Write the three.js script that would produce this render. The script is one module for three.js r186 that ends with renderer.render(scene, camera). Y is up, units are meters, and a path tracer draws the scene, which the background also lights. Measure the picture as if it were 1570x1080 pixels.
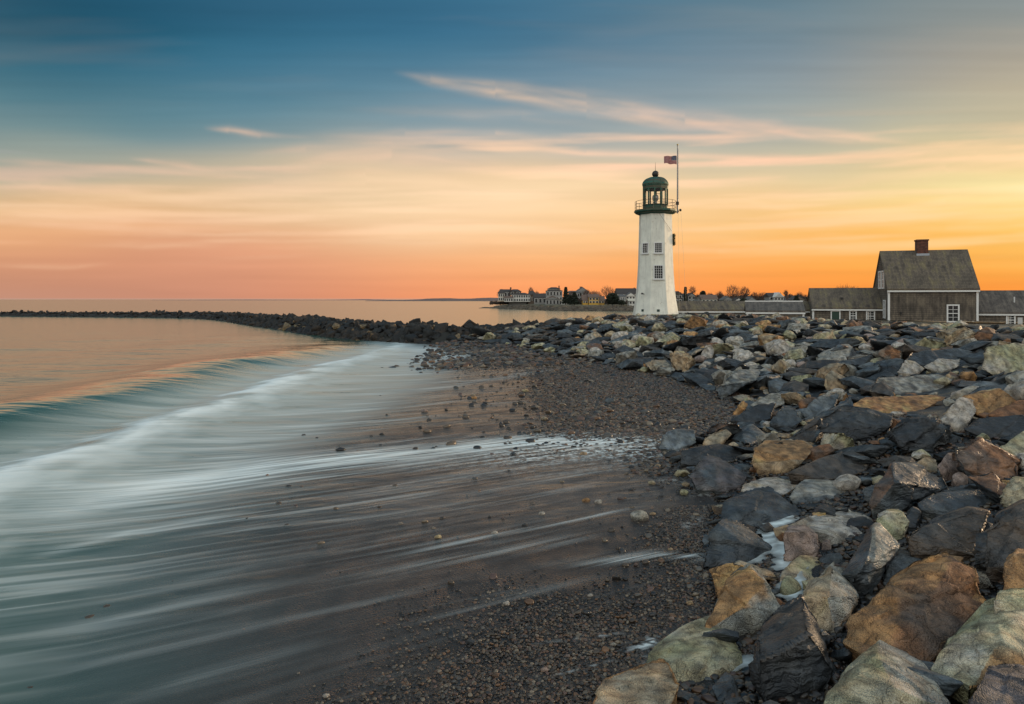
import * as THREE from 'three';
import { mergeGeometries, mergeVertices } from 'three/addons/utils/BufferGeometryUtils.js';
import { ConvexHull } from 'three/addons/math/ConvexHull.js';
import { RoundedBoxGeometry } from 'three/addons/geometries/RoundedBoxGeometry.js';

// ------------------------------------------------------------------ camera, sky, sun, exposure
const F = 1050, CX = 785, HY = 459, CAMH = 4.0;            // focal length and horizon in pixels of the photograph
const scene = new THREE.Scene();
const camera = new THREE.PerspectiveCamera(2 * Math.atan(540 / F) * 180 / Math.PI, 1570 / 1080, 0.1, 30000);
camera.position.set(0, CAMH, 0);
camera.lookAt(0, CAMH, -10);
camera.setViewOffset(1570, 1080, 0, 540 - HY, 1570, 1080);  // lens shifted down, verticals stay upright
const renderer = new THREE.WebGLRenderer({ antialias: true });
renderer.toneMapping = THREE.LinearToneMapping;
renderer.toneMappingExposure = 1.0;
renderer.shadowMap.enabled = true;

const SUN_AZ = 62, SUN_EL = 8.5;
const sun = new THREE.DirectionalLight(new THREE.Color().setRGB(1.0, 0.70, 0.43), 3.2);
{
  const a = SUN_AZ * Math.PI / 180, e = SUN_EL * Math.PI / 180;
  sun.position.set(Math.sin(a) * Math.cos(e), Math.sin(e), -Math.cos(a) * Math.cos(e)).multiplyScalar(200);
  sun.target.position.set(0, 0, 0);
  sun.castShadow = true; sun.shadow.radius = 14; sun.shadow.mapSize.set(4096, 4096);
  Object.assign(sun.shadow.camera, { left: -130, right: 130, top: 130, bottom: -130, near: 1, far: 500 });
  sun.shadow.camera.updateProjectionMatrix();
  scene.add(sun, sun.target);
}

// ------------------------------------------------------------------ numbers
function rng(seed) { let s = seed >>> 0; return () => { s = (s + 0x6d2b79f5) >>> 0; let t = Math.imul(s ^ (s >>> 15), 1 | s); t = (t + Math.imul(t ^ (t >>> 7), 61 | t)) ^ t; return ((t ^ (t >>> 14)) >>> 0) / 4294967296; }; }
const PERM = new Uint8Array(512);
{ const r = rng(77), p = [...Array(256).keys()]; for (let i = 255; i > 0; i--) { const j = Math.floor(r() * (i + 1)); [p[i], p[j]] = [p[j], p[i]]; } for (let i = 0; i < 512; i++) PERM[i] = p[i & 255]; }
const GX = new Float32Array(256), GY = new Float32Array(256), GZ = new Float32Array(256);
{ const r = rng(5); for (let i = 0; i < 256; i++) { const z = r() * 2 - 1, a = r() * 6.2832, q = Math.sqrt(1 - z * z); GX[i] = q * Math.cos(a); GY[i] = q * Math.sin(a); GZ[i] = z; } }
const fade = (t) => t * t * t * (t * (t * 6 - 15) + 10), mod = (a, n) => ((a % n) + n) % n;
// gradient noise; with px, py given it repeats with those whole periods in x and y
function noise(x, y, z = 0, px = 256, py = 256) {
  const X = Math.floor(x), Y = Math.floor(y), Z = Math.floor(z), u = x - X, v = y - Y, w = z - Z;
  const x0 = mod(X, px) & 255, x1 = mod(X + 1, px) & 255, y0 = mod(Y, py) & 255, y1 = mod(Y + 1, py) & 255, z0 = Z & 255, z1 = (Z + 1) & 255;
  const a = fade(u), b = fade(v), c = fade(w);
  const g = (i, j, k, du, dv, dw) => { const h = PERM[PERM[PERM[i] + j] + k]; return GX[h] * du + GY[h] * dv + GZ[h] * dw; };
  const l = (p, q, t) => p + (q - p) * t;
  return 1.5 * l(l(l(g(x0, y0, z0, u, v, w), g(x1, y0, z0, u - 1, v, w), a), l(g(x0, y1, z0, u, v - 1, w), g(x1, y1, z0, u - 1, v - 1, w), a), b),
    l(l(g(x0, y0, z1, u, v, w - 1), g(x1, y0, z1, u - 1, v, w - 1), a), l(g(x0, y1, z1, u, v - 1, w - 1), g(x1, y1, z1, u - 1, v - 1, w - 1), a), b), c);
}
function fbm(x, y, z = 0, oct = 4, px = 256, py = 256) { let s = 0, a = 0.5; for (let i = 0; i < oct; i++) { s += a * noise(x, y, z + i * 17.3, px, py); x *= 2; y *= 2; z *= 2; px *= 2; py *= 2; a *= 0.5; } return s; }
const clamp = (x, a = 0, b = 1) => Math.min(b, Math.max(a, x)), lerp = (a, b, t) => a + (b - a) * t;
const sstep = (a, b, x) => { const t = clamp((x - a) / (b - a)); return t * t * (3 - 2 * t); };
const lin = (c) => (c /= 255, c <= 0.04045 ? c / 12.92 : Math.pow((c + 0.055) / 1.055, 2.4));
const srgb = (c) => c.map(lin);
function interp(table, x) { let i = 0; while (i < table.length - 2 && x > table[i + 1][0]) i++; const [a, b] = [table[i], table[i + 1]]; return lerp(a[1], b[1], clamp((x - a[0]) / (b[0] - a[0]))); }
const P = (px, py, d) => new THREE.Vector3((px - CX) * d / F, CAMH + (HY - py) * d / F, -d);       // a point by its bearing and its distance
const G = (px, py, Y = 0.2) => { const d = (CAMH - Y) * F / (py - HY); return [(px - CX) * d / F, d]; };  // where a bearing meets the level Y
const DEG = Math.PI / 180;

// ------------------------------------------------------------------ the sky: air and cirrus after sunset
function makeSky() {
  const W = 3072, H = 1536, data = new Float32Array(W * H * 4);
  const azs = [-180, -140, -100, -65, -36.8, -20.1, 0, 21.6, 36.8, 58, 85, 120, 150, 180];
  const els = [0, 3.2, 5.9, 8.6, 10.7, 13.9, 18.9, 23.6, 38, 60, 90];
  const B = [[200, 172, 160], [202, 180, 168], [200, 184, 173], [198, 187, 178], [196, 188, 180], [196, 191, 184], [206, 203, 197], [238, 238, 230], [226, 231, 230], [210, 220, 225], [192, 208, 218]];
  const mixc = (a, b, t) => a.map((v, i) => lerp(v, b[i], t));
  const col = {
    0: [[194, 140, 116], [214, 153, 118], [232, 174, 128], [226, 187, 143], [180, 174, 154], [118, 144, 147], [64, 112, 133], [44, 88, 112], [62, 108, 138], [110, 150, 182], B[10]],
    1: [[212, 144, 114], [226, 160, 124], [232, 182, 140], [228, 194, 152], [206, 188, 160], [124, 148, 154], [66, 118, 146], [46, 97, 128], [66, 114, 146], [112, 152, 184], B[10]],
    2: [[252, 156, 100], [250, 180, 122], [252, 206, 156], [250, 216, 172], [236, 206, 168], [150, 164, 168], [88, 130, 156], [62, 112, 144], [76, 122, 152], [116, 154, 186], B[10]],
    3: [[252, 150, 72], [255, 172, 88], [252, 196, 122], [242, 206, 152], [218, 200, 164], [166, 172, 166], [124, 147, 160], [98, 130, 148], [100, 134, 158], [124, 158, 186], B[10]],
    4: [[252, 148, 62], [255, 180, 84], [255, 206, 116], [255, 232, 166], [238, 212, 154], [204, 192, 158], [164, 166, 154], [132, 148, 152], [118, 144, 162], [130, 162, 188], B[10]],
  };
  for (const k in col) for (const j of [6, 7, 8]) { const c = col[k][j]; col[k][j] = [c[0] * 1.06, c[1] * 1.0, c[2] * 0.97]; }
  const L = col[0], R = col[4];
  const hot = [[255, 168, 78], [262, 205, 108], [275, 235, 150], [285, 255, 185], [265, 235, 175], [212, 198, 165], [168, 169, 158], [146, 157, 162], [136, 158, 174], [138, 166, 190], B[10]];
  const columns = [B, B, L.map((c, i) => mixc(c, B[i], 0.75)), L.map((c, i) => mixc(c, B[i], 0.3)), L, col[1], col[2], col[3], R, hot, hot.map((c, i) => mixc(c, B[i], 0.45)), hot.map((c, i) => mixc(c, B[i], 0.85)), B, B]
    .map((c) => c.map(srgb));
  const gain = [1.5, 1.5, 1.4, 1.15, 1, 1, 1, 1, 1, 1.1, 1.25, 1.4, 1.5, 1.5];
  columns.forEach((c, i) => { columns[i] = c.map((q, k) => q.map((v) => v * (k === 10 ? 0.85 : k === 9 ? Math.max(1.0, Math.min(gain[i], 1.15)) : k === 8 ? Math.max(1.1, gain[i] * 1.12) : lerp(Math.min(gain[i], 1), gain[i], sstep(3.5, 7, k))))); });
  const cub = (a, b, c, d, t) => b + 0.5 * t * (c - a + t * (2 * a - 5 * b + 4 * c - d + t * (3 * (b - c) + d - a)));
  const at = (list, x) => { let i = 0; while (i < list.length - 2 && x > list[i + 1]) i++; return [i, clamp((x - list[i]) / (list[i + 1] - list[i]))]; };
  // cirrus bands: bearing and height as pixels of the photograph, half thickness, strength
  const bands = [
    [[600, 112, 4, .0], [660, 124, 9, .35], [760, 140, 13, .5], [900, 165, 17, .5], [1050, 188, 16, .6], [1200, 203, 12, .7], [1320, 213, 8, .55], [1420, 220, 5, 0]],
    [[690, 224, 3, 0], [760, 228, 5, .6], [900, 236, 5, .8], [1050, 240, 5, .7], [1180, 243, 5, .5], [1260, 246, 4, 0]],
    [[310, 196, 3, 0], [350, 200, 6, .6], [400, 207, 5, .5], [480, 214, 3, 0]],
    [[195, 243, 2, 0], [230, 247, 4, .5], [290, 256, 4, .45], [340, 266, 3, 0]],
    [[1290, 262, 4, 0], [1400, 244, 6, .4], [1500, 236, 7, .6], [1620, 226, 8, .6], [1760, 215, 8, 0]],
    [[1230, 296, 5, 0], [1330, 276, 7, .4], [1450, 262, 9, .6], [1620, 250, 9, .6], [1760, 240, 9, 0]],
    [[1180, 345, 4, 0], [1300, 330, 6, .5], [1450, 312, 8, .8], [1600, 300, 10, .9], [1760, 290, 12, 0]],
    [[520, 170, 8, 0], [640, 172, 10, .12], [800, 180, 12, .14], [960, 196, 10, 0]],
    [[-60, 245, 4, 0], [60, 250, 5, .35], [200, 262, 5, .4], [380, 272, 4, .2], [470, 276, 4, 0]],
    [[420, 262, 14, 0], [500, 244, 18, .35], [600, 236, 20, .45], [720, 250, 14, .3], [820, 262, 8, 0]],
    [[-40, 405, 3, 0], [40, 410, 4, .35], [120, 408, 4, .3], [180, 404, 3, 0]],
    [[360, 345, 6, 0], [470, 338, 8, .3], [620, 346, 9, .4], [760, 340, 7, 0]],
    [[1060, 360, 5, 0], [1180, 375, 6, .3], [1330, 380, 7, .3], [1500, 372, 6, .3], [1620, 370, 6, 0]],
    [[-80, 292, 6, 0], [60, 288, 10, .5], [200, 296, 9, .5], [360, 318, 6, 0]], [[230, 304, 6, 0], [420, 286, 13, .5], [560, 276, 15, .6], [700, 285, 11, .45], [820, 300, 6, 0]],
    [[480, 216, 5, 0], [620, 206, 8, .3], [760, 206, 8, .35], [920, 214, 6, 0]], [[540, 334, 6, 0], [700, 323, 11, .5], [850, 318, 11, .5], [990, 326, 6, 0]], [[-60, 338, 5, 0], [80, 345, 8, .45], [260, 353, 8, .45], [430, 350, 5, 0]],
    [[1040, 304, 4, 0], [1150, 312, 6, .5], [1260, 330, 5, 0]], [[1330, 348, 5, 0], [1450, 352, 7, .4], [1600, 345, 8, .4], [1720, 340, 6, 0]], [[630, 262, 4, 0], [760, 262, 7, .5], [900, 268, 8, .5], [1010, 276, 5, 0]],
    [[80, 372, 4, 0], [220, 378, 6, .4], [330, 374, 6, .35], [440, 370, 4, 0]], [[380, 238, 4, 0], [470, 230, 7, .3], [580, 226, 6, .3], [660, 228, 4, 0]], [[850, 388, 4, 0], [960, 380, 6, .3], [1100, 386, 6, .3], [1220, 394, 4, 0]],
    [[1120, 275, 4, 0], [1150, 277, 6, .35], [1180, 276, 6, .35], [1215, 275, 4, 0]],
  ];
  const field = (tables, x) => tables.map((k) => interp(tables.src.map((b) => [b[0], b[k]]), x));
  for (let j = 0; j < H; j++) {
    const el = ((j + 0.5) / H - 0.5) * Math.PI, y = Math.sin(el), ce = Math.cos(el);
    for (let i = 0; i < W; i++) {
      const k = (j * W + i) * 4;
      if (el < -0.004) { data[k] = 0.5; data[k + 1] = 0.4; data[k + 2] = 0.34; data[k + 3] = 1; continue; }
      const th = ((i + 0.5) / W - 0.5) * 2 * Math.PI, x = Math.cos(th) * ce, z = Math.sin(th) * ce;
      let az = Math.atan2(x, -z) / DEG;
      // bands of air lie level on the picture plane in front and on circles of height elsewhere
      const flat = Math.cos(Math.min(Math.abs(az), 38) * DEG) , e2 = Math.atan(Math.tan(el) / lerp(flat, 1, sstep(30, 75, el / DEG))) / DEG;
      const wob = 1.2 * noise(az * 0.045, e2 * 0.16, 3.1) + 0.5 * noise(az * 0.12, e2 * 0.5, 9.4);
      const ev = clamp(e2 + wob * sstep(0.5, 6, e2), 0, 90);
      const [a, u] = at(azs, az), [b, v] = at(els, ev);
      const px = (az > -60 && az < 60) ? CX + F * Math.tan(az * DEG) : 99999, py = HY - F * Math.tan(e2 * DEG);
      let cover = 0;
      if (px < 1800 && px > -200 && py > 60) {
        for (const s of bands) {
          if (px < s[0][0] || px > s[s.length - 1][0]) continue;
          let q = 0; while (q < s.length - 2 && px > s[q + 1][0]) q++;
          const A = s[q], Bq = s[q + 1], t = (px - A[0]) / (Bq[0] - A[0]), cy = lerp(A[1], Bq[1], t), th2 = lerp(A[2], Bq[2], t) * 1.15, st = lerp(A[3], Bq[3], t);
          const d = (py - cy + 4 * noise(px * 0.012, py * 0.05, 4)) / th2;
          const str = 0.65 + 0.8 * fbm(px * 0.01 + py * .02, (py - (Bq[1] - A[1]) / (Bq[0] - A[0]) * px) * 0.11, 6.2, 3);
          const soft = d < 0 ? Math.exp(-d * d * 1.1) : Math.exp(-d * d * 2.4);          // soft above, crisper below
          cover = Math.max(cover, clamp(st * soft * str));
        }
      }
      // thin fibrous veil everywhere between 4 and 20 degrees, and loose cirrus all round
      const hi = lerp(9.6, 13.2, sstep(-30, 2, az)), tilt = 0.05 * sstep(5, 40, az) * az * 0.6, fib = fbm(az * 0.05 + e2 * 0.02, (e2 - tilt) * 0.95 + 0.55 * noise(az * 0.03, e2 * 0.1, 8), 2.2, 6);
      const veil = sstep(2, 7, e2) * (1 - sstep(hi - 1.5, hi + 3, e2)) * clamp(0.1 + 2.8 * fib) * 0.85 + sstep(12, 20, e2) * (1 - sstep(30, 60, e2)) * clamp(fbm(az * 0.04, e2 * 0.4, 12, 4) * 0.5) * 0.2;
      const horizonBright = 1 + 0.11 * fbm(az * 0.06, e2 * 1.3, 21, 4);
      cover = 1 - (1 - cover) * (1 - veil);
      for (let c = 0; c < 3; c++) {
        const g = (ii) => { const C = columns[clamp(ii, 0, columns.length - 1)]; return cub(C[clamp(b - 1, 0, 10)][c], C[b][c], C[clamp(b + 1, 0, 10)][c], C[clamp(b + 2, 0, 10)][c], v); };
        let s = Math.max(0.01, cub(g(a - 1), g(a), g(a + 1), g(a + 2), u)) * horizonBright;
        // cloud colour: what stands lower in the sky there, a little brighter
        const lc = (q) => 0.2 * q[1][c] + 0.4 * q[2][c] + 0.4 * q[3][c], low = Math.max(s, lerp(lc(columns[a]), lc(columns[Math.min(a + 1, 13)]), u));
        const cloud = lerp(low, [0.93, 0.74, 0.56][c] * (0.55 + 0.45 * low), 0.55) * 1.16;
        data[k + c] = lerp(s, Math.max(s, cloud), cover);
      }
      data[k + 3] = 1;
    }
  }
  const t = new THREE.DataTexture(data, W, H, THREE.RGBAFormat, THREE.FloatType);
  t.mapping = THREE.EquirectangularReflectionMapping; t.magFilter = t.minFilter = THREE.LinearFilter; t.wrapS = THREE.RepeatWrapping; t.needsUpdate = true;
  return t;
}
const skyTexture = makeSky();
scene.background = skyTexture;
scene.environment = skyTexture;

// ------------------------------------------------------------------ helpers for objects
const taken = new Map();
function numbered(name) { const n = taken.get(name) || 0; taken.set(name, n + 1); return n ? name + '_' + String(n).padStart(3, '0') : name; }
function tag(o, label, category, group, kind) { if (label) o.userData.label = label; if (category) o.userData.category = category; if (group) o.userData.group = group; if (kind) o.userData.kind = kind; return o; }
function mesh(name, geo, mat, parent) { const m = new THREE.Mesh(Array.isArray(geo) ? join(geo) : geo, mat); m.castShadow = m.receiveShadow = true; m.name = parent ? name : numbered(name); (parent || scene).add(m); return m; }
function group(name, pos, turn = 0) { const g = new THREE.Group(); g.name = numbered(name); g.position.copy(pos); g.rotation.y = turn; scene.add(g); return g; }
function join(list) {
  const plain = list.map((g) => { const n = g.index ? g.toNonIndexed() : g; const o = new THREE.BufferGeometry(); for (const k of ['position', 'normal', 'uv']) if (n.attributes[k]) o.setAttribute(k, n.attributes[k]); if (!o.attributes.normal) o.computeVertexNormals(); if (!o.attributes.uv) o.setAttribute('uv', new THREE.BufferAttribute(new Float32Array(o.attributes.position.count * 2), 2)); return o; });
  return plain.length === 1 ? plain[0] : mergeGeometries(plain);
}
// a box with uv in metres
function box(x0, y0, z0, x1, y1, z1) {
  const g = new THREE.BoxGeometry(x1 - x0, y1 - y0, z1 - z0); g.translate((x0 + x1) / 2, (y0 + y1) / 2, (z0 + z1) / 2);
  return boxUV(g);
}
function boxUV(g0, scale = 1) {
  const g = g0.index ? g0.toNonIndexed() : g0, p = g.attributes.position, uv = new Float32Array(p.count * 2);
  const a = new THREE.Vector3(), b = new THREE.Vector3(), c = new THREE.Vector3(), n = new THREE.Vector3();
  for (let i = 0; i < p.count; i += 3) {
    a.fromBufferAttribute(p, i); b.fromBufferAttribute(p, i + 1); c.fromBufferAttribute(p, i + 2);
    n.copy(b).sub(a).cross(c.clone().sub(a)); const ax = Math.abs(n.x), ay = Math.abs(n.y), az = Math.abs(n.z);
    for (const [k, q] of [[0, a], [1, b], [2, c]]) { const [u, v] = ax >= ay && ax >= az ? [q.z, q.y] : ay >= az ? [q.x, q.z] : [q.x, q.y]; uv[(i + k) * 2] = u * scale; uv[(i + k) * 2 + 1] = v * scale; }
  }
  g.setAttribute('uv', new THREE.BufferAttribute(uv, 2));
  return g;
}
// a closed solid from corner points: quads and triangles listed by index, flat shaded, uv along and up each face in metres
function solid(v, faces) {
  const pos = [], uv = [];
  for (const f of faces) {
    const A = new THREE.Vector3(...v[f[0]]), Bv = new THREE.Vector3(...v[f[1]]), C = new THREE.Vector3(...v[f[2]]);
    const n = Bv.clone().sub(A).cross(C.clone().sub(A)).normalize();
    const e = Math.abs(n.y) > 0.999 ? new THREE.Vector3(1, 0, 0) : new THREE.Vector3(n.z, 0, -n.x).normalize(), up = n.clone().cross(e);
    for (let i = 1; i < f.length - 1; i++) for (const k of [f[0], f[i], f[i + 1]]) { const q = new THREE.Vector3(...v[k]); pos.push(q.x, q.y, q.z); uv.push(q.dot(e), q.dot(up)); }
  }
  const g = new THREE.BufferGeometry();
  g.setAttribute('position', new THREE.Float32BufferAttribute(pos, 3)); g.setAttribute('uv', new THREE.Float32BufferAttribute(uv, 2)); g.computeVertexNormals();
  return g;
}
function tube(a, b, r0, r1 = r0, seg = 6) {
  const d = new THREE.Vector3().subVectors(b, a), g = new THREE.CylinderGeometry(r1, r0, d.length(), seg, 1);
  g.translate(0, d.length() / 2, 0); g.applyQuaternion(new THREE.Quaternion().setFromUnitVectors(new THREE.Vector3(0, 1, 0), d.normalize())); g.translate(a.x, a.y, a.z);
  return g;
}
const V = (x, y, z) => new THREE.Vector3(x, y, z);
function texture(w, h, fn, isColor, repeat = 1) {                      // fn(u, v) gives [r, g, b] in sRGB 0..1 or one number
  const d = new Uint8Array(w * h * 4);
  for (let j = 0; j < h; j++) for (let i = 0; i < w; i++) {
    const c = fn((i + 0.5) / w, (j + 0.5) / h), k = (j * w + i) * 4;
    if (typeof c === 'number') d[k] = d[k + 1] = d[k + 2] = clamp(c) * 255; else { d[k] = clamp(c[0]) * 255; d[k + 1] = clamp(c[1]) * 255; d[k + 2] = clamp(c[2]) * 255; }
    d[k + 3] = typeof c === 'number' || c.length < 4 ? 255 : clamp(c[3]) * 255;
  }
  const t = new THREE.DataTexture(d, w, h, THREE.RGBAFormat); t.magFilter = THREE.LinearFilter; t.minFilter = THREE.LinearMipmapLinearFilter; t.generateMipmaps = true;
  t.wrapS = t.wrapT = THREE.RepeatWrapping; t.repeat.set(repeat, repeat); if (isColor) t.colorSpace = THREE.SRGBColorSpace; t.needsUpdate = true;
  return t;
}
const std = (o) => new THREE.MeshStandardMaterial(o);
const rgb = (r, g, b) => new THREE.Color().setRGB(r, g, b);

// ------------------------------------------------------------------ lie of the land (X to the right, D away from the camera)
const TOE = [[-30, -3.4], [0, -0.9], [4, -0.1], [6.0, 0.66], [6.53, 1.27], [7.29, 2.05], [8.45, 2.54], [9.53, 2.63], [11, 3.1], [12.2, 3.65], [13.3, 3.35], [16.1, 3.46], [18.3, 5.2], [20.6, 6.8], [23.5, 7.6], [26.4, 7.7], [32, 6.9], [41.9, 3.4], [52.5, 0.2], [58.9, -5.0]];
const toeX = (d) => interp(TOE, d);
const WLINE = [[-30, -9], [4, -4.6], [7, -4.4], [9.5, -5.2], [12, -6.2], [17, -6.6], [25, -5.2], [35, -4.4], [45, -5.6], [52, -7], [60, -9], [64, -12]];
const waterX = (d) => interp(WLINE, d);
const LAND = [...TOE.map(([d, x]) => [x, d]), [-3.5, 63], [-1, 70], [3, 80], [9, 93], [22, 101], [130, 108], [130, -30]];
function landDistance(x, d) {                                          // inside positive
  let best = 1e9, inside = false;
  for (let i = 0, j = LAND.length - 1; i < LAND.length; j = i++) {
    const [ax, ad] = LAND[j], [bx, bd] = LAND[i], ex = bx - ax, ed = bd - ad, t = clamp(((x - ax) * ex + (d - ad) * ed) / (ex * ex + ed * ed));
    best = Math.min(best, (x - ax - t * ex) ** 2 + (d - ad - t * ed) ** 2);
    if ((ad > d) !== (bd > d) && x < ax + (d - ad) / (bd - ad) * (bx - ax)) inside = !inside;
  }
  return (inside ? 1 : -1) * Math.sqrt(best);
}
function beachHeight(x, d) { const w = waterX(d), t = toeX(d); return Math.max(-1.2, 0.40 * (x - w) / Math.max(1.5, t - w)); }
function profile(s, x) { return (s < 10 ? 0.36 + 0.165 * s : 2.01 + 0.42 * sstep(10, 15, s)) * lerp(1, 0.77, sstep(21, 35, x)) * lerp(1, 0.86, sstep(38, 46, x)); }
function ground(x, d) {
  const s = landDistance(x, d);
  if (s >= 0) return profile(s, x);
  const back = 0.36 + 0.35 * s, k = sstep(57, 62, d);
  return lerp(Math.min(0.42, beachHeight(x, d)), Math.max(back, -1.5), k);
}
// gravel bank: how stony the beach is at a place, 0 to 1
function stony(x, d) {
  const t = toeX(d), n = 0.9 * fbm(x * 0.5, d * 0.35, 4.4, 3);
  const bank = sstep(16.2, 18.5, d + n) * (1 - sstep(33, 40, d + 3 * n)) * sstep(-0.6, 2.4, x - 0.2 + 2.2 * n);
  const near = (1 - sstep(7.6, 9.6, d + 0.25 * x + 0.8 * n)) * sstep(-2.6, 0.2, x + 1.5 * n - 0.25 * (d - 6));
  const edge = 1 - sstep(0.1, 1.25, t - x + 1.0 * n);
  const far = sstep(34, 42, d) * sstep(-7.5, -3.5, x + 3 * n + 0.12 * (d - 40));
  return clamp(Math.max(bank, near, edge, 0.5 * far));
}

// ------------------------------------------------------------------ shared surface textures (each repeats; one unit of uv is one metre)
const rockTone = texture(1024, 1024, (u, v) => { const n = fbm(u * 7, v * 7, 1, 7, 7, 7), w = fbm(u * 4, v * 4, 4, 4, 4, 4), cr = 1 - Math.abs(noise(u * 6 + 1.5 * w, v * 6 + 1.5 * w, 5, 6, 6)) * 9, m = noise(u * 90, v * 90, 3, 90, 90), k = noise(u * 200, v * 200, 8, 200, 200); const c = 0.80 + 0.62 * n + 0.2 * m + 0.16 * k - 0.26 * clamp(cr) * sstep(-.1, .3, w); return [c * (1 + .10 * w), c, c * (0.99 - .14 * w)]; }, true, 0.9);
const graniteBump = texture(1024, 1024, (u, v) => { let a = fbm(u * 5, v * 5, 2, 7, 5, 5); const r = 1 - Math.abs(noise(u * 9 + a, v * 9, 5, 9, 9)) * 2; return 0.5 + 0.55 * a + 0.10 * noise(u * 120, v * 120, 4, 120, 120) - 0.16 * Math.pow(clamp(r), 10); }, false, 0.8);
const slateBump = texture(1024, 1024, (u, v) => {
  const w = 0.12 * fbm(u * 4, v * 4, 1, 4, 4, 4), y = v + w, a = fbm(u * 5, y * 26, 7, 5, 5, 26), b = fbm(u * 6, v * 6, 9, 6, 6, 6), c = 1 - Math.abs(noise(u * 5 + 2 * b, v * 7, 6, 5, 7)) * 2.2;
  return 0.5 + 0.34 * a + 0.38 * b - 0.15 * Math.pow(clamp(c), 9);
}, false, 0.8);
const slateRough = texture(512, 512, (u, v) => 0.62 + 0.45 * fbm(u * 6, v * 9, 13, 5, 6, 9) + 0.12 * noise(u * 70, v * 70, 2, 70, 70), false, 0.7);
const M = {
  slate: std({ vertexColors: true, map: rockTone, bumpMap: slateBump, bumpScale: 0.06, roughness: 0.92, roughnessMap: slateRough }),
  granite: std({ vertexColors: true, map: rockTone, bumpMap: graniteBump, bumpScale: 0.10, roughness: 0.78 }),
  far: std({ vertexColors: true, map: rockTone, bumpMap: slateBump, bumpScale: 0.05, roughness: 0.72 }),
};

// ------------------------------------------------------------------ ground: beach, core of the rock slope and the level land round the lighthouse, one sheet
{
  const xs = [], ds = [];
  for (let x = -26; x < -8; x += 0.5) xs.push(x); for (let x = -8; x < 12; x += 0.11) xs.push(x); for (let x = 12; x <= 130; x += 0.9) xs.push(x);
  for (let d = -30; d < 4; d += 1) ds.push(d); for (let d = 4; d < 14; d += 0.09) ds.push(d); for (let d = 14; d < 30; d += 0.16) ds.push(d); for (let d = 30; d <= 110; d += 0.6) ds.push(d);
  const nx = xs.length, nd = ds.length, pos = new Float32Array(nx * nd * 3), col = new Float32Array(nx * nd * 3), uv = new Float32Array(nx * nd * 2), idx = [];
  for (let j = 0; j < nd; j++) for (let i = 0; i < nx; i++) {
    const x = xs[i], d = ds[j], k = j * nx + i, s = landDistance(x, d), st = s < 0.6 ? stony(x, d) : 1;
    let y = ground(x, d) + 0.006 * noise(x * 1.3, d * 1.3, 3) + (s > 0 ? 0.06 : 0.012 * st) * fbm(x * 3, d * 3, 6, 3);
    pos[k * 3] = x; pos[k * 3 + 1] = y; pos[k * 3 + 2] = -d; uv[k * 2] = x; uv[k * 2 + 1] = d;
    const n = fbm(x * 0.7, d * 0.7, 2.5, 4), streak = fbm(x * 0.5, (d - 0.42 * x) * 3, 5, 4);
    const sand = [0.056, 0.044, 0.037].map((c) => c * (0.8 + 0.5 * n + 0.5 * streak)), grav = [0.024, 0.018, 0.014].map((c) => c * (1 + 0.6 * n)), soil = [0.16, 0.125, 0.075].map((c) => c * (1 + 0.5 * n)), dark = [0.016, 0.014, 0.013];  // dark: rubble under the rocks, deepened in colour to stand for gap shade
    const lawn = sstep(15, 18, s);
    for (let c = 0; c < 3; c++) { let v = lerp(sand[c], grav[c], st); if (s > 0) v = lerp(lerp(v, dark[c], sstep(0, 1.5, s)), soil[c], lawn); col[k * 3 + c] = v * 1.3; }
    if (i && j) { const a = k - nx - 1, b = k - nx, c = k - 1; idx.push(a, b, k, a, k, c); }
  }
  const g = new THREE.BufferGeometry(); g.setAttribute('position', new THREE.BufferAttribute(pos, 3)); g.setAttribute('color', new THREE.BufferAttribute(col, 3)); g.setAttribute('uv', new THREE.BufferAttribute(uv, 2)); g.setIndex(idx); g.computeVertexNormals();
  const sandTone = texture(1024, 1024, (u, v) => { const a = fbm(u * 10, v * 10, 3, 5, 10, 10), b = noise(u * 110, v * 110, 1, 110, 110), c = noise(u * 220, v * 220, 7, 220, 220); const q = 0.74 + 0.3 * a + 0.3 * b * clamp(0.5 + 2 * a) + 0.12 * c; return [q, q * 0.985, q * 0.96]; }, true, 0.5);
  const sandBump = texture(1024, 1024, (u, v) => { const a = fbm(u * 12, v * 12, 4, 4, 12, 12), b = noise(u * 110, v * 110, 1, 110, 110), c = noise(u * 60, v * 60, 3, 60, 60); return 0.5 + 0.2 * a + 0.22 * b + 0.2 * c; }, false, 0.5);
  const sandRough = texture(512, 512, (u, v) => 0.42 + 0.6 * fbm(u * 7, v * 7, 8, 5, 7, 7), false, 0.23);
  const m = mesh('beach_ground', g, std({ vertexColors: true, map: sandTone, bumpMap: sandBump, bumpScale: 0.022, roughness: 1, roughnessMap: sandRough }));
  tag(m, 'dark wet sand and gravel beach rising to the rocks and the level ground round the lighthouse', null, null, 'structure');
}

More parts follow.
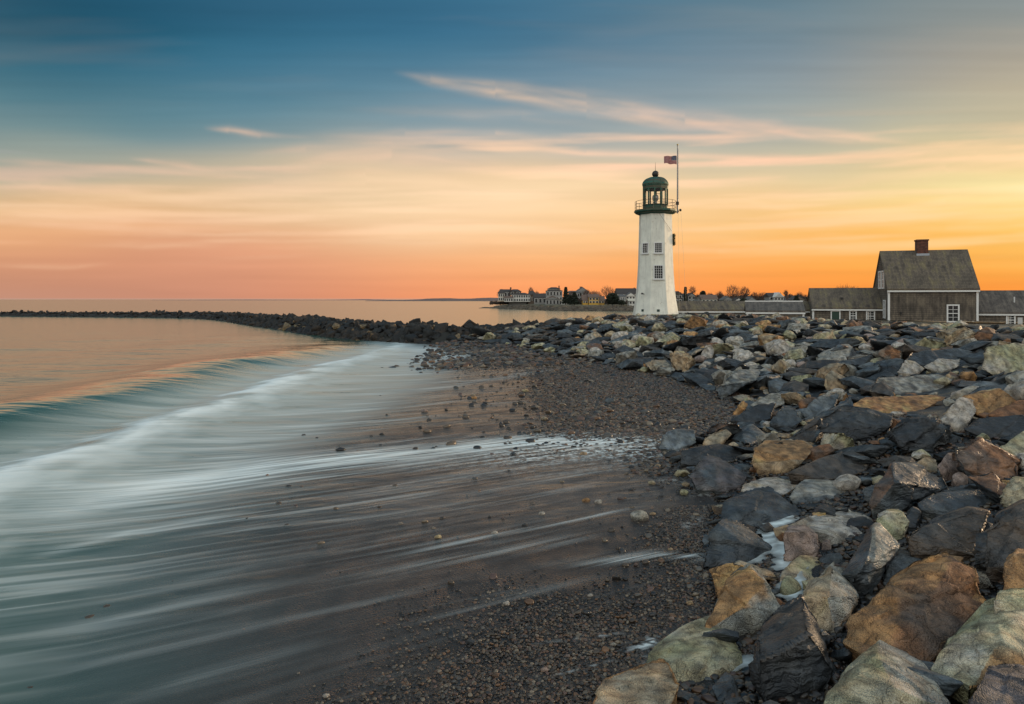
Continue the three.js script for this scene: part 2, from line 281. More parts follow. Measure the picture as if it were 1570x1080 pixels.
// ------------------------------------------------------------------ sea: swell, surf and the thin wash that runs up the sand
const BORE = [[3, -11.4], [10, -11.3], [14.7, -11], [19, -10.6], [26, -10.8], [34.7, -11], [47, -9.8], [58, -9.5], [80, -12]];
function swell(x, d) {
  const b = interp(BORE, d) + 0.5 * noise(d * 0.12, 3.3, 1), q = x - b, fadeD = 1 - sstep(40, 66, d);
  const wig = 1.3 * noise(d * 0.06, 7.7, 2) + 0.5 * noise(d * 0.2, 1.7, 5);
  const r = x + 16.2 - wig - (b + 11), face = r < 0 ? Math.exp(-r * r / 20) : Math.exp(-r * r / 5.5);
  const bore = q < 0 ? Math.exp(-q * q / 1.0) : Math.exp(-q * q / 4.5);
  const r2 = x + 27 + 2.5 * noise(d * 0.05, 2.2, 8), r3 = x + 40 + 3 * noise(d * 0.04, 6.2, 3);
  return fadeD * ((0.56 + 0.14 * noise(x * 0.25, d * 0.12, 19)) * face + 0.2 * bore) + (1 - sstep(60, 90, d)) * (0.10 * Math.exp(-r2 * r2 / 16) + 0.07 * Math.exp(-r3 * r3 / 20))
    + (0.05 * fbm(x * 0.22, d * 0.22, 4, 3) + 0.05 * noise(x * 0.09, d * 0.30, 14) * (1 - sstep(60, 140, d))) * sstep(-6, -9, x);
}
function seaHeight(x, d) {
  const h = swell(x, d) + 0.02, b = ground(x, d), k = sstep(0.12, 0, b);                 // thin film over the sand, open water beyond
  return Math.max(h * sstep(-2.5, -7, x) , b + 0.026) * 1 + 0 * k;
}
const streaks = [                                                           // foam lines in the wash: strength, half width in metres, raggedness, points by bearing
  [0.62, 0.10, 0.3, [430, 884], [700, 838], [900, 806], [1010, 786]], [0.45, 0.22, 0.4, [400, 908], [640, 870], [840, 845], [960, 826]], [0.3, 0.12, 0.4, [500, 858], [640, 840], [760, 817]],
  [0.8, 0.16, 0.3, [800, 886], [920, 880], [1010, 872], [1100, 880], [1150, 884]], [0.32, 0.16, 0.4, [560, 985], [690, 948], [790, 926], [1000, 888]], [0.75, 0.05, 0.9, [740, 1015], [860, 1001], [900, 997], [980, 993]],
  [0.7, 0.04, 0.9, [780, 1066], [850, 1060], [900, 1050], [990, 1030]], [0.32, 0.1, 0.5, [500, 1070], [640, 1035], [750, 1010]], [1, 0.26, 0.1, [1150, 884], [1193, 872], [1206, 892], [1222, 925], [1210, 950]],
  [1, 0.22, 0.1, [1040, 1058], [1085, 1058], [1130, 1060], [1160, 1064]], [1, 0.28, 0.1, [1140, 885], [1180, 855], [1200, 832], [1175, 818]], [1.0, 1.15, 0.5, [420, 712], [660, 692], [800, 684], [930, 686], [1060, 700]], [0.85, 1.7, 0.6, [520, 708], [740, 700], [900, 698], [1030, 708], [1080, 722]], [0.8, 0.8, 0.6, [700, 668], [850, 672], [1000, 690], [1060, 720]],
  [0.55, 0.5, 0.6, [640, 722], [900, 706], [1050, 722]], [1.0, 1.2, 0.4, [-40, 830], [120, 762], [260, 730], [420, 708], [640, 690], [820, 684]], [0.5, 0.7, 0.5, [600, 600], [760, 580], [900, 562]], [0.65, 1.3, 0.6, [600, 562], [750, 552], [860, 546]],
  [0.8, 2.6, 0.5, [610, 522], [680, 540], [720, 556]], [0.55, 0.25, 0.6, [950, 742], [1060, 760], [1095, 790]], [0.5, 0.15, 0.6, [1035, 850], [1060, 825], [1082, 796]], [0.4, 0.12, 0.4, [640, 775], [800, 752], [960, 728]],
  [0.3, 0.12, 0.4, [560, 800], [760, 778], [960, 748]], [0.35, 0.16, 0.4, [120, 905], [380, 860], [560, 838], [720, 806]], [0.3, 0.2, 0.5, [0, 960], [250, 915], [470, 880]], [0.28, 0.14, 0.5, [100, 1010], [330, 965], [560, 925], [760, 880]],
  [0.22, 0.12, 0.5, [150, 1060], [360, 1010], [560, 965]], [0.85, 0.14, 0.7, [960, 1040], [975, 1032], [1000, 1010], [1025, 994]], [0.5, 0.2, 0.5, [0, 850], [200, 800], [420, 770]], [0.55, 0.1, 0.8, [840, 640], [960, 668], [1060, 690], [1110, 700]],
].map(([s, w, r, ...pts]) => { const q = pts.map(([a, b]) => G(a, b)); return { s, w, r, q, x0: Math.min(...q.map((p) => p[0])) - 3 * w, x1: Math.max(...q.map((p) => p[0])) + 3 * w, d0: Math.min(...q.map((p) => p[1])) - 3 * w, d1: Math.max(...q.map((p) => p[1])) + 3 * w }; });
function wash(x, d, fine) {                                                 // [foam, cover]
  const b = interp(BORE, d) + 0.5 * noise(d * 0.12, 3.3, 1), q = x - b;
  const flow = d - 0.40 * x + 0.35 * noise(x * 0.18, d * 0.18, 6), along = x + 0.4 * d;
  const n1 = fbm(along * 0.14, flow * 1.1, 3, 4), n2 = fine ? fbm(along * 0.35, flow * 5.5, 8, 4) : fbm(along * 0.3, flow * 2.4, 8, 3), n3 = fbm(x * 0.5, d * 0.5, 11, 4), n4 = fine ? noise(along * 0.5, flow * 24, 2) : 0;
  const n5 = fbm(x * 1.1, d * 0.8, 17, 3), qq = q + 1.5 * n3 + 0.5 * n2 + 0.5 * n5, wid = 1 + 0.5 * noise(d * 0.3, 9.1, 4);
  let foam = qq < 0 ? 0.84 * Math.exp(-qq * qq / (1.7 * wid)) : 0.58 * Math.exp(-qq * qq / (2.2 * wid)) + 0.26 * Math.exp(-qq / 6.0) + 0.05 * Math.exp(-qq * qq / .2);
  foam += 0.3 * Math.exp(-Math.pow((q - 1.6) / 2.8, 2)) * clamp(0.5 + n3 + n5); foam *= lerp(1, 0.8, sstep(38, 55, d)) * clamp(0.85 + 0.7 * n3 + 0.45 * n2 + 0.4 * n5);
  const w = waterX(d), shore = x - w, body = sstep(-4.6, -1.5, q) * (1 - sstep(-0.5, 4.2, shore + 1.5 * n1));
  foam = Math.max(foam, body * clamp(lerp(0.09, 0.40, sstep(8, 17, d)) + lerp(0.18, 0.36, sstep(9, 15, d)) * n1 + 0.12 * n2 + 0.03 * n4));
  let cover = 1 - sstep(-0.8, 4.2, shore + 2.2 * n1 + 0.5 * n2);
  const pan = sstep(10, 12.5, d) * (1 - sstep(16.5, 18.5, d)) + 0.8 * sstep(19, 22, d) * (1 - sstep(38, 46, d));
  const wisp = Math.pow(clamp(1 - Math.abs(noise(along * 0.10, flow * 1.7, 31) + 0.35 * noise(along * 0.3, flow * 4.5, 37)) * 3.2), 2) * clamp(0.55 + 1.6 * n1) * sstep(-5, -1, shore) * (1 - sstep(5.5, 8.5, shore)) * (1 - 0.9 * stony(x, d)) * (1 - sstep(40, 55, d));
  foam = 1 - (1 - foam) * (1 - lerp(0.24, 0.52, sstep(7, 12, d)) * wisp); cover = Math.max(cover, 0.5 * wisp);
  cover = Math.max(cover, clamp(0.55 * (1 - sstep(1.5, 7.0, shore + 2.0 * n1)) * clamp(0.42 + 1.1 * n2 + 0.7 * n1 + 0.25 * n4) + 0.6 * pan * clamp(0.75 + 0.9 * n2 + 0.4 * n1 + .2 * n4)) * (1 - 0.85 * stony(x, d)));
  for (const s of streaks) {
    if (x < s.x0 || x > s.x1 || d < s.d0 || d > s.d1) continue;
    let best = 1e9, end = 1;
    for (let i = 0; i < s.q.length - 1; i++) {
      const [ax, ad] = s.q[i], [bx, bd] = s.q[i + 1], ex = bx - ax, ed = bd - ad, l2 = ex * ex + ed * ed, t = clamp(((x - ax) * ex + (d - ad) * ed) / l2), r = (x - ax - t * ex) ** 2 + (d - ad - t * ed) ** 2;
      if (r < best) { best = r; const tt = (i + t) / (s.q.length - 1); end = sstep(0, 0.4, tt) * sstep(1, 0.7, tt); }
    }
    const dist = Math.sqrt(best) / (s.w * (1 + 0.8 * n2));
    const lace = s.r > 0.55 ? clamp(0.55 + 2.6 * noise(x * 6, d * 6, 5) * s.r + 1.2 * noise(x * 15, d * 15, 9)) : 1;
    const f = s.s * (s.r < 0.2 ? Math.exp(-dist * dist) * clamp(0.72 + 0.6 * n3 + 0.7 * fbm(x * 5, d * 5, 9, 3)) : end * Math.exp(-Math.pow(dist, 1.6)) * clamp(0.8 + (s.w > 0.4 ? 0.8 : 1.4) * n2 + 0.6 * n4)) * lace;
    foam = 1 - (1 - clamp(foam)) * (1 - f); cover = Math.max(cover, clamp(f * 1.25));
  }
  const lip = 1 - sstep(0.1, 0.6, x - toeX(d));                              // nothing runs up into the rocks except the pools named above
  if (lip < 1) { const pool = foam > 0.45 ? 1 : 0; cover *= Math.max(lip, pool); }
  return [clamp(foam), clamp(cover)];
}
{
  const sea = new THREE.Group(); sea.name = 'sea'; scene.add(sea);
  tag(sea, 'silky green sea with a blurred breaking wave and pale wash running up the beach', null, null, 'structure');
  const deep = [0.018, 0.070, 0.050], pale = [0.19, 0.15, 0.125], film = [0.075, 0.064, 0.056], teal = [0.034, 0.078, 0.078], white = [0.77, 0.84, 0.82];  // pale: peach sheen of the reflected sky, painted into the wash film colour
  const ripple = texture(1024, 1024, (u, v) => 0.5 + 0.5 * fbm(u * 4, v * 9, 5, 5, 4, 9) + 0.22 * fbm(u * 9, v * 30, 8, 3, 9, 30), false);
  ripple.repeat.set(1 / 14, 1 / 14); ripple.channel = 1;
  const toS = (c) => (c <= 0.0031308 ? c * 12.92 : 1.055 * Math.pow(c, 1 / 2.4) - 0.055);
  function sheet(name, x0, x1, d0, d1, nx, nd, tw, th, fine) {
    const g = new THREE.PlaneGeometry(1, 1, nx, nd), p = g.attributes.position, uv1 = new Float32Array(p.count * 2);
    for (let i = 0; i < p.count; i++) { const x = lerp(x0, x1, p.getX(i) + 0.5), d = lerp(d0, d1, p.getY(i) + 0.5); uv1[i * 2] = x; uv1[i * 2 + 1] = d; p.setXYZ(i, x, tw ? seaHeight(x, d) : (d1 > 100 ? 0.02 : Math.max(swell(x, d), 0) * sstep(x0 < -100 ? -130 : -999, -100, x) + 0.02), -d); }
    g.setAttribute('uv1', new THREE.BufferAttribute(uv1, 2)); g.computeVertexNormals();
    const o = { color: 0xffffff, roughness: 0.17, bumpMap: ripple, bumpScale: 0.07, ior: 1.33, transparent: !!tw };
    if (tw) {
      const R = new Uint8Array(tw * th * 4);
      o.map = texture(tw, th, (u, v) => {
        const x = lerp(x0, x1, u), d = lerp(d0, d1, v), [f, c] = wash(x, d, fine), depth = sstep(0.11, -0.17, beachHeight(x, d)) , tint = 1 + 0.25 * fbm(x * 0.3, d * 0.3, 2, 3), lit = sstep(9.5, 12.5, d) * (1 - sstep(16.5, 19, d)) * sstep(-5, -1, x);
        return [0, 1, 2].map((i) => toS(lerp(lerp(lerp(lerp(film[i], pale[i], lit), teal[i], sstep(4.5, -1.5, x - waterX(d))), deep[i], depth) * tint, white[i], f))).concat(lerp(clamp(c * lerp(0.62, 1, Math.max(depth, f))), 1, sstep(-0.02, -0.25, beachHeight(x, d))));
      }, true);
      o.map.wrapS = o.map.wrapT = THREE.ClampToEdgeWrapping;
      o.roughnessMap = texture(tw / 2, th / 2, (u, v) => { const [f] = wash(lerp(x0, x1, u), lerp(d0, d1, v), false); return lerp(0.16, 1, Math.pow(f, 0.7)); }, false);
      o.roughnessMap.wrapS = o.roughnessMap.wrapT = THREE.ClampToEdgeWrapping; o.roughness = 0.55;
    } else { o.color = rgb(...deep); }
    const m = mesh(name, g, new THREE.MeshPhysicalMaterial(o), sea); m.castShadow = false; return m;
  }
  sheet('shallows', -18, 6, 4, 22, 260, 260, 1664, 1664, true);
  sheet('surf', -18, 12, 22, 80, 200, 260, 1024, 1536, false);
  sheet('open_water', -130, -18, -20, 80, 160, 200);
  sheet('open_water', -9000, 9000, 80, 14000, 60, 60);
  sheet('open_water', -9000, -130, -20, 80, 8, 8);
  sheet('open_water', -18, 6, -20, 4, 24, 24);
}

// ------------------------------------------------------------------ boulders
const PALETTE = {                                                          // base, second colour, how much of it, lighter veins
  slate: [[0.030, 0.036, 0.042], [0.075, 0.087, 0.094], 0.35, 0], black: [[0.018, 0.020, 0.023], [0.042, 0.045, 0.047], 0.35, 0],
  blue: [[0.066, 0.081, 0.091], [0.15, 0.165, 0.17], 0.4, 0], grey: [[0.25, 0.24, 0.205], [0.38, 0.34, 0.28], 0.4, 0.1],
  tan: [[0.46, 0.31, 0.175], [0.33, 0.28, 0.20], 0.4, 0.2], green: [[0.30, 0.285, 0.165], [0.47, 0.40, 0.265], 0.45, 0.4],
  orange: [[0.50, 0.26, 0.10], [0.30, 0.17, 0.075], 0.45, 0.2], rust: [[0.27, 0.125, 0.055], [0.11, 0.075, 0.055], 0.5, 0.1],
  brown: [[0.10, 0.069, 0.045], [0.048, 0.045, 0.042], 0.5, 0.05], pale: [[0.62, 0.54, 0.43], [0.5, 0.43, 0.33], 0.4, 0.1],
  pink: [[0.30, 0.215, 0.175], [0.23, 0.175, 0.15], 0.4, 0.1], purple: [[0.085, 0.075, 0.08], [0.13, 0.11, 0.105], 0.4, 0],
};
const isSlate = (p) => ['slate', 'black', 'blue', 'brown'].includes(p);
const SPHERES = new Map();
function sphere(detail) {
  if (!SPHERES.has(detail)) { const g = new THREE.IcosahedronGeometry(1, detail); for (const k of ['normal', 'uv']) g.deleteAttribute(k); const m = mergeVertices(g, 1e-5); SPHERES.set(detail, { dir: m.attributes.position.array, index: m.index.array }); }
  return SPHERES.get(detail);
}
// an angular stone: the convex hull of its corner points with worn edges, layered or pitted faces; o = { pal, seed, detail, wear, patina: { pal, dir, cut } }
function stone(points, o) {
  const bb = new THREE.Box3().setFromPoints(points), c = bb.getCenter(new THREE.Vector3()), size = bb.getSize(new THREE.Vector3()).multiplyScalar(0.5).max(V(0.02, 0.02, 0.02));
  const hull = new ConvexHull().setFromPoints(points.map((p) => p.clone().sub(c).divide(size)));
  const mid = V(0, 0, 0); let cnt = 0; for (const f of hull.faces) { mid.add(f.midpoint); cnt++; } mid.divideScalar(cnt);
  const planes = []; for (const f of hull.faces) { const dd = f.normal.dot(f.midpoint.clone().sub(mid)); if (dd > 0.02 && !planes.some((q) => q[0].dot(f.normal) > 0.998)) planes.push([f.normal.clone(), dd]); }
  const { dir, index } = sphere(o.detail), n = dir.length / 3, r = rng(o.seed * 97 + 11), off = [r() * 50, r() * 50, r() * 50], sl = isSlate(o.pal), big = Math.max(size.x, size.y, size.z), mn = Math.min(size.x, size.y, size.z);
  const axis = V(r() - 0.5, 0.9 + r(), r() - 0.5).normalize(), pw = o.wear ? o.wear * (o.wear > 11 ? 6 : 2.4) : (sl ? 140 : 90), pos = new Float32Array(n * 3), col = new Float32Array(n * 3);
  const [A, Bc, share, vein] = PALETTE[o.pal], pat = o.patina && PALETTE[o.patina.pal], pd = o.patina && V(...o.patina.dir).normalize(), q = V(0, 0, 0), nn = V(0, 0, 0), tone = 0.85 + 0.3 * r(), amp = mn * (o.rough ?? (sl ? 0.11 : 0.105));
  const fine = o.detail > 10, ledges = [0, 1].map(() => [V(r() - .5, r() - .5, r() - .5).normalize(), (r() - .4) * .5 * big, .5 + .9 * r()]);
  for (let i = 0; i < n; i++) {
    const x = dir[i * 3], y = dir[i * 3 + 1], z = dir[i * 3 + 2]; let s = 0, bestT = 0; nn.set(0, 0, 0);
    for (const [m, dd] of planes) { const k = (m.x * x + m.y * y + m.z * z) / dd; if (k > 0) { const w = Math.pow(k, pw); s += w; nn.addScaledVector(m, w); } }
    const rad = Math.pow(s, -1 / pw); nn.divide(size).normalize();
    q.set((x * rad + mid.x) * size.x, (y * rad + mid.y) * size.y, (z * rad + mid.z) * size.z);
    const u = q.x + off[0], v = q.y + off[1], w = q.z + off[2], h = q.dot(axis), f0 = 1.1 / big;
    let disp = amp * (sl ? 0.5 : 0.75) * fbm(u * f0 * 1.5, v * f0 * 1.5, w * f0 * 1.5, 3);
    for (const [ax, c0, st] of ledges) disp -= amp * st * 0.8 * sstep(-0.012, 0.012, (q.dot(ax) - c0 + 0.05 * big * noise(u * 3 / big, v * 3 / big, w * 3 / big)) / big);
    if (fine) {
      if (sl) { const side = 1 - Math.abs(nn.dot(axis)); const lay = (h + 0.05 * noise(u * 2, v * 2, w * 2)) / (0.075 * (0.6 + big)), fl = Math.floor(lay), fr = lay - fl; const hs = (k) => PERM[((k % 256) + 256) % 256] / 255; disp -= side * amp * 0.6 * lerp(hs(fl), hs(fl + 1), sstep(0.7, 1, fr)); disp += amp * 0.5 * fbm(u * 4 / (0.5 + big), v * 4 / (0.5 + big), w * 4 / (0.5 + big), 3); }
      else { const rd = 1 - Math.abs(noise(u * 2.6 / (.4 + big), v * 2.6 / (.4 + big), w * 2.6 / (.4 + big))) * 2; disp -= amp * 0.45 * Math.pow(clamp(rd), 5); disp += amp * 1.15 * fbm(u * 5 / (0.5 + big), v * 5 / (0.5 + big), w * 5 / (0.5 + big), 4); }
      const chip = noise(u * 3.2, v * 3.2, w * 3.2); if (chip > 0.3) disp -= amp * (chip - 0.3) * 1.1;
    }
    q.addScaledVector(nn, disp);
    pos[i * 3] = q.x; pos[i * 3 + 1] = q.y; pos[i * 3 + 2] = q.z;
    let t = clamp(0.5 + 2.6 * fbm(u * 1.3 / (.3 + big), v * 1.3 / (.3 + big), w * 1.3 / (.3 + big), 4) + (share - 0.5)), vv = vein * sstep(0.25, 0.5, fbm(u * 4, v * 4, w * 4, 3));
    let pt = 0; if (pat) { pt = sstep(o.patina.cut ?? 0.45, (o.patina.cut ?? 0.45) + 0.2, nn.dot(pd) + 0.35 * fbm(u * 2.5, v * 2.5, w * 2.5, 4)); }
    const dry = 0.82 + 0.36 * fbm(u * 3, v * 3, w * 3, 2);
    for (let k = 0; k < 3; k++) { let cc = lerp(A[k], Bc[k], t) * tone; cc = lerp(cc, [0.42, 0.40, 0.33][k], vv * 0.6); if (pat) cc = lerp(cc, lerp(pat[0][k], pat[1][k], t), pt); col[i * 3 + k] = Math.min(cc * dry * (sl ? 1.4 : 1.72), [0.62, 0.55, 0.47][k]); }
  }
  // smooth normals, then one uv per face by its main direction
  const g = new THREE.BufferGeometry(); g.setAttribute('position', new THREE.BufferAttribute(pos, 3)); g.setAttribute('color', new THREE.BufferAttribute(col, 3)); g.setIndex(new THREE.BufferAttribute(index, 1)); g.computeVertexNormals();
  const b2 = new THREE.Vector3().subVectors(c, V(0, 0, 0)); b2.y = bb.min.y;
  g.translate(c.x - b2.x, c.y - b2.y, c.z - b2.z);
  return { geo: boxUV(g), at: b2 };
}
const HERO_BOXES = [];
let stoneSeed = 1;
function hero(label, pal, d0, thick, pts, o = {}) {
  let lo = 0; for (let i = 0; i < pts.length; i += 3) if (pts[i + 1] > pts[lo + 1]) lo = i;
  if (d0 > 11.5) {                                                         // seat it where its foot meets the ground
    let d = 6; while (d < 60 && CAMH + (HY - pts[lo + 1]) * d / F > ground((pts[lo] - CX) * d / F, d) + 0.06) d += 0.05;
    const q = d / d0; d0 = d; pts = pts.map((v, i) => (i % 3 === 2 ? v * q : v)); thick *= q;
  }
  const p = [], fc = [0, 0, 0]; let x0 = 1e9, x1 = -1e9, y0 = 1e9, y1 = -1e9;
  for (let i = 0; i < pts.length; i += 3) { p.push(P(pts[i], pts[i + 1], d0 + pts[i + 2])); x0 = Math.min(x0, pts[i]); x1 = Math.max(x1, pts[i]); y0 = Math.min(y0, pts[i + 1]); y1 = Math.max(y1, pts[i + 1]); }
  const c = V(0, 0, 0); p.forEach((q) => c.add(q)); c.divideScalar(p.length);
  const lowY = Math.min(...p.map((q) => q.y)), away = V(c.x, 0, c.z).normalize();
  const full = [...p];
  for (const q of p) { const b = q.clone().lerp(c, 0.22).addScaledVector(away, thick); b.y = Math.min(b.y, q.y - 0.12 * thick); full.push(b); if (q.y < lowY + 0.12) { const l = q.clone().lerp(c, 0.08); l.y -= 0.22; full.push(l); } }
  const wpx = x1 - x0, detail = o.detail || clamp(Math.round(wpx / 5.2), 9, 34);
  const s = stone(full, { pal, seed: stoneSeed++, detail, ...o });
  const m = mesh('boulder', s.geo, isSlate(pal) ? M.slate : M.granite); m.position.copy(s.at);
  tag(m, label, 'boulder', 'boulders of the rock slope');
  HERO_BOXES.push({ x0, x1, y0, y1, d: d0, pos: c, r: 0.5 * Math.hypot((x1 - x0) * d0 / F, thick) });
}
const ul = [-0.5, 0.75, 0.35], up = [0, 1, 0.1];
hero('dark slate block standing in foam at the edge of the sand', 'slate', 9.07, 0.5, [1072, 866, .1, 1077, 870, 0, 1153, 875, 0, 1176, 863, .15, 1195, 848, .4, 1176, 832, .6, 1134, 806, .7, 1100, 801, .6, 1088, 815, .45, 1140, 835, .2]);
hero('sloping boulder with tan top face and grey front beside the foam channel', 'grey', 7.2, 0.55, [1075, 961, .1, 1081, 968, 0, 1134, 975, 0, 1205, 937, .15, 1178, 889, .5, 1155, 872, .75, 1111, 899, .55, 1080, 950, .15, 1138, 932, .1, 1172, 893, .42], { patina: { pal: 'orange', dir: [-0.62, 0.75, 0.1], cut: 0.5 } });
hero('rounded green-grey boulder at the gravel edge near the bottom', 'green', 6.3, 0.7, [977, 1046, .1, 978, 1031, .15, 1027, 995, .5, 1096, 967, .8, 1130, 979, .7, 1139, 1000, .4, 1147, 1046, .1, 1073, 1052, 0, 1090, 1000, .3, 1110, 1020, .12], { wear: 14 });
hero('flat tan boulder cut off by the bottom edge of the photo', 'orange', 5.6, 0.5, [900, 1083, .1, 970, 1053, .45, 1031, 1034, .6, 1045, 1048, .4, 1030, 1085, .1, 985, 1104, 0, 920, 1110, 0], { patina: { pal: 'tan', dir: ul } });
hero('big black slate boulder with tan top at bottom centre right', 'black', 5.75, 0.6, [1169, 1080, 0, 1237, 1090, 0, 1294, 1035, .25, 1146, 1016, .12, 1206, 988, .16, 1248, 963, .26, 1152, 983, .4, 1184, 953, .65, 1237, 925, .9, 1277, 983, .5, 1150, 1046, .05], { patina: { pal: 'brown', dir: [-0.3, 0.9, 0.1], cut: 0.62 }, wear: 22 });
hero('grey-tan pyramid boulder behind the black slate boulder', 'grey', 7.0, 0.6, [1215, 934, .2, 1230, 911, .3, 1276, 873, .7, 1306, 892, .6, 1324, 915, .4, 1300, 940, .2, 1283, 970, 0, 1240, 962, .05, 1272, 912, .2], { patina: { pal: 'tan', dir: [-0.7, 0.5, 0.3], cut: 0.4 } });
hero('low tan-grey boulder with a small hollow behind the foam channel', 'tan', 8.35, 0.5, [1194, 893, .1, 1199, 876, .25, 1234, 843, .8, 1291, 856, .7, 1288, 877, .3, 1257, 897, 0, 1226, 898, 0], { wear: 14 });
hero('small round green-grey stone in the foam channel', 'green', 8.05, 0.3, [1195, 901, .1, 1200, 890, .15, 1215, 887, .22, 1230, 900, .1, 1219, 912, 0, 1203, 909, 0], { wear: 7 });
hero('squarish pinkish granite block beside the pale slab', 'pink', 8.95, 0.45, [1199, 856, .05, 1201, 815, .15, 1237, 812, .2, 1255, 822, .15, 1257, 847, .1, 1215, 863, 0, 1245, 860, .02], { wear: 16 });
hero('small pink stone wedged between granite block and pale slab', 'pink', 9.15, 0.2, [1258, 847, .05, 1262, 830, .12, 1275, 827, .12, 1277, 846, .02, 1266, 851, 0], { wear: 9 });
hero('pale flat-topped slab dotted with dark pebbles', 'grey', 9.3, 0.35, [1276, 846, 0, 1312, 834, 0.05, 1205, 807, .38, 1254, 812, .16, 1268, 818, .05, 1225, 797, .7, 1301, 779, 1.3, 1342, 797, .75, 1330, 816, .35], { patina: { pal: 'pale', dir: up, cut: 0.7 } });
hero('leaning boulder with brown left face and pale grey right face', 'slate', 7.7, 0.5, [1285, 881, .15, 1306, 896, 0, 1337, 898, 0, 1382, 837, .5, 1352, 805, .75, 1337, 808, .65, 1329, 862, .02, 1352, 872, .15], { patina: { pal: 'grey', dir: [0.5, 0.8, 0.2], cut: 0.5 } });
hero('small pale green boulder above the leaning brown and grey boulder', 'green', 9.0, 0.4, [1339, 796, .2, 1357, 786, .3, 1385, 787, .35, 1395, 800, .2, 1389, 819, .05, 1375, 829, 0, 1352, 815, .05], { wear: 16 });
hero('low dark slate slab left of the huge orange boulder', 'slate', 7.85, 0.4, [1352, 894, .05, 1364, 857, .3, 1379, 848, .4, 1417, 857, .35, 1408, 877, .1, 1400, 888, 0, 1362, 900, 0]);
hero('small dark slate piece on top of the huge orange boulder behind', 'black', 7.95, 0.35, [1405, 877, .05, 1421, 850, .3, 1451, 847, .35, 1465, 858, .25, 1432, 882, 0]);
hero('huge rusty orange boulder with rough layered face at lower right', 'orange', 6.05, 0.7, [1289, 985, .35, 1302, 953, .5, 1344, 907, .8, 1390, 880, 1.0, 1463, 856, 1.15, 1503, 868, 1.1, 1521, 926, .65, 1505, 949, .5, 1463, 985, .22, 1417, 1029, 0, 1352, 1018, .05, 1318, 1003, .15, 1400, 948, .38], { patina: { pal: 'rust', dir: [0.6, 0.6, 0.3], cut: 0.55 }, rough: 0.16, wear: 16 });
hero('pale green pointed boulder at the bottom edge below the orange one', 'green', 5.05, 0.55, [1258, 1076, .15, 1314, 1030, .35, 1346, 1003, .6, 1390, 1025, .45, 1436, 1048, .3, 1467, 1092, 0, 1360, 1116, -.1, 1275, 1106, 0, 1372, 1052, .1], { patina: { pal: 'grey', dir: [0.7, 0.6, 0.2], cut: 0.6 } });
hero('large green-tan boulder at the right edge near the bottom', 'green', 5.25, 0.7, [1416, 1023, .45, 1440, 991, .55, 1501, 940, .95, 1575, 927, 1.05, 1650, 960, .9, 1660, 1040, .2, 1570, 1043, .1, 1486, 1056, 0, 1450, 1042, .15, 1525, 990, .35], { patina: { pal: 'orange', dir: [0.1, 0.5, 0.9], cut: 0.72 }, wear: 16 });
hero('dark purple-grey boulder in the bottom right corner', 'purple', 4.75, 0.5, [1483, 1068, .15, 1497, 1050, .3, 1570, 1042, .4, 1640, 1060, .3, 1640, 1120, 0, 1490, 1120, 0]);
hero('orange-tan boulder at the right edge above the green block', 'orange', 6.6, 0.5, [1536, 912, .05, 1539, 863, .25, 1555, 849, .35, 1600, 846, .4, 1620, 905, .1, 1575, 920, 0], { wear: 12 });
hero('small mossy green block wedged at the right edge', 'green', 6.15, 0.4, [1524, 943, .05, 1524, 918, .15, 1555, 913, .25, 1610, 914, .2, 1620, 938, .05, 1560, 946, 0]);
hero('broad brown slate slab below the dark slate on the right', 'brown', 8.2, 0.55, [1385, 822, .1, 1412, 806, .3, 1490, 780, .6, 1523, 784, .6, 1506, 803, .4, 1502, 852, 0, 1480, 856, 0, 1395, 853, 0], { patina: { pal: 'rust', dir: [0.6, 0.7, 0], cut: 0.75 } });
hero('tall green-brown slate slab at the right edge', 'brown', 7.5, 0.6, [1494, 864, .05, 1500, 812, .3, 1520, 795, .5, 1570, 769, .8, 1640, 760, .8, 1640, 856, .05, 1560, 876, 0, 1510, 871, 0]);
hero('wide black slate boulder under the right-edge green boulder', 'slate', 9.7, 0.6, [1406, 772, .15, 1432, 757, .4, 1523, 742, .7, 1542, 763, .4, 1538, 782, .15, 1523, 791, .02, 1450, 794, 0, 1410, 780, .05]);
hero('small black rock left of the wide black slate boulder', 'black', 9.3, 0.35, [1387, 793, .1, 1399, 778, .3, 1413, 785, .2, 1407, 809, 0, 1390, 808, 0]);
hero('tilted slab with brown face on its left and white-streaked top', 'slate', 9.95, 0.45, [1329, 775, .1, 1334, 788, 0, 1349, 785, 0, 1371, 740, .05, 1407, 770, .15, 1459, 750, .45, 1454, 733, .65, 1407, 710, .85, 1367, 708, .6, 1341, 742, .35], { patina: { pal: 'rust', dir: [-0.85, 0.3, 0.45], cut: 0.55 } });
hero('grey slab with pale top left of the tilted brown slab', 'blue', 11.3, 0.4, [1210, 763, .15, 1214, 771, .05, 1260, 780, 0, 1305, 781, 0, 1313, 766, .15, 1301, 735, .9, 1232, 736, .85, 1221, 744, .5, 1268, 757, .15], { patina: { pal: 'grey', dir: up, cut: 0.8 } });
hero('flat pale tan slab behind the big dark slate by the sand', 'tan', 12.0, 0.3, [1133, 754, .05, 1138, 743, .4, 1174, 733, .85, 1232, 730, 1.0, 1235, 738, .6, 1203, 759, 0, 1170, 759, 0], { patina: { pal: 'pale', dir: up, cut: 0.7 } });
hero('big smooth dark slate boulder at the sand above the foam block', 'slate', 10.5, 0.55, [1105, 791, .2, 1109, 799, .1, 1152, 812, 0, 1218, 810, 0, 1238, 790, .3, 1204, 764, .8, 1189, 751, 1.0, 1152, 753, 1.0, 1108, 767, .7, 1160, 781, .25], { wear: 18 });
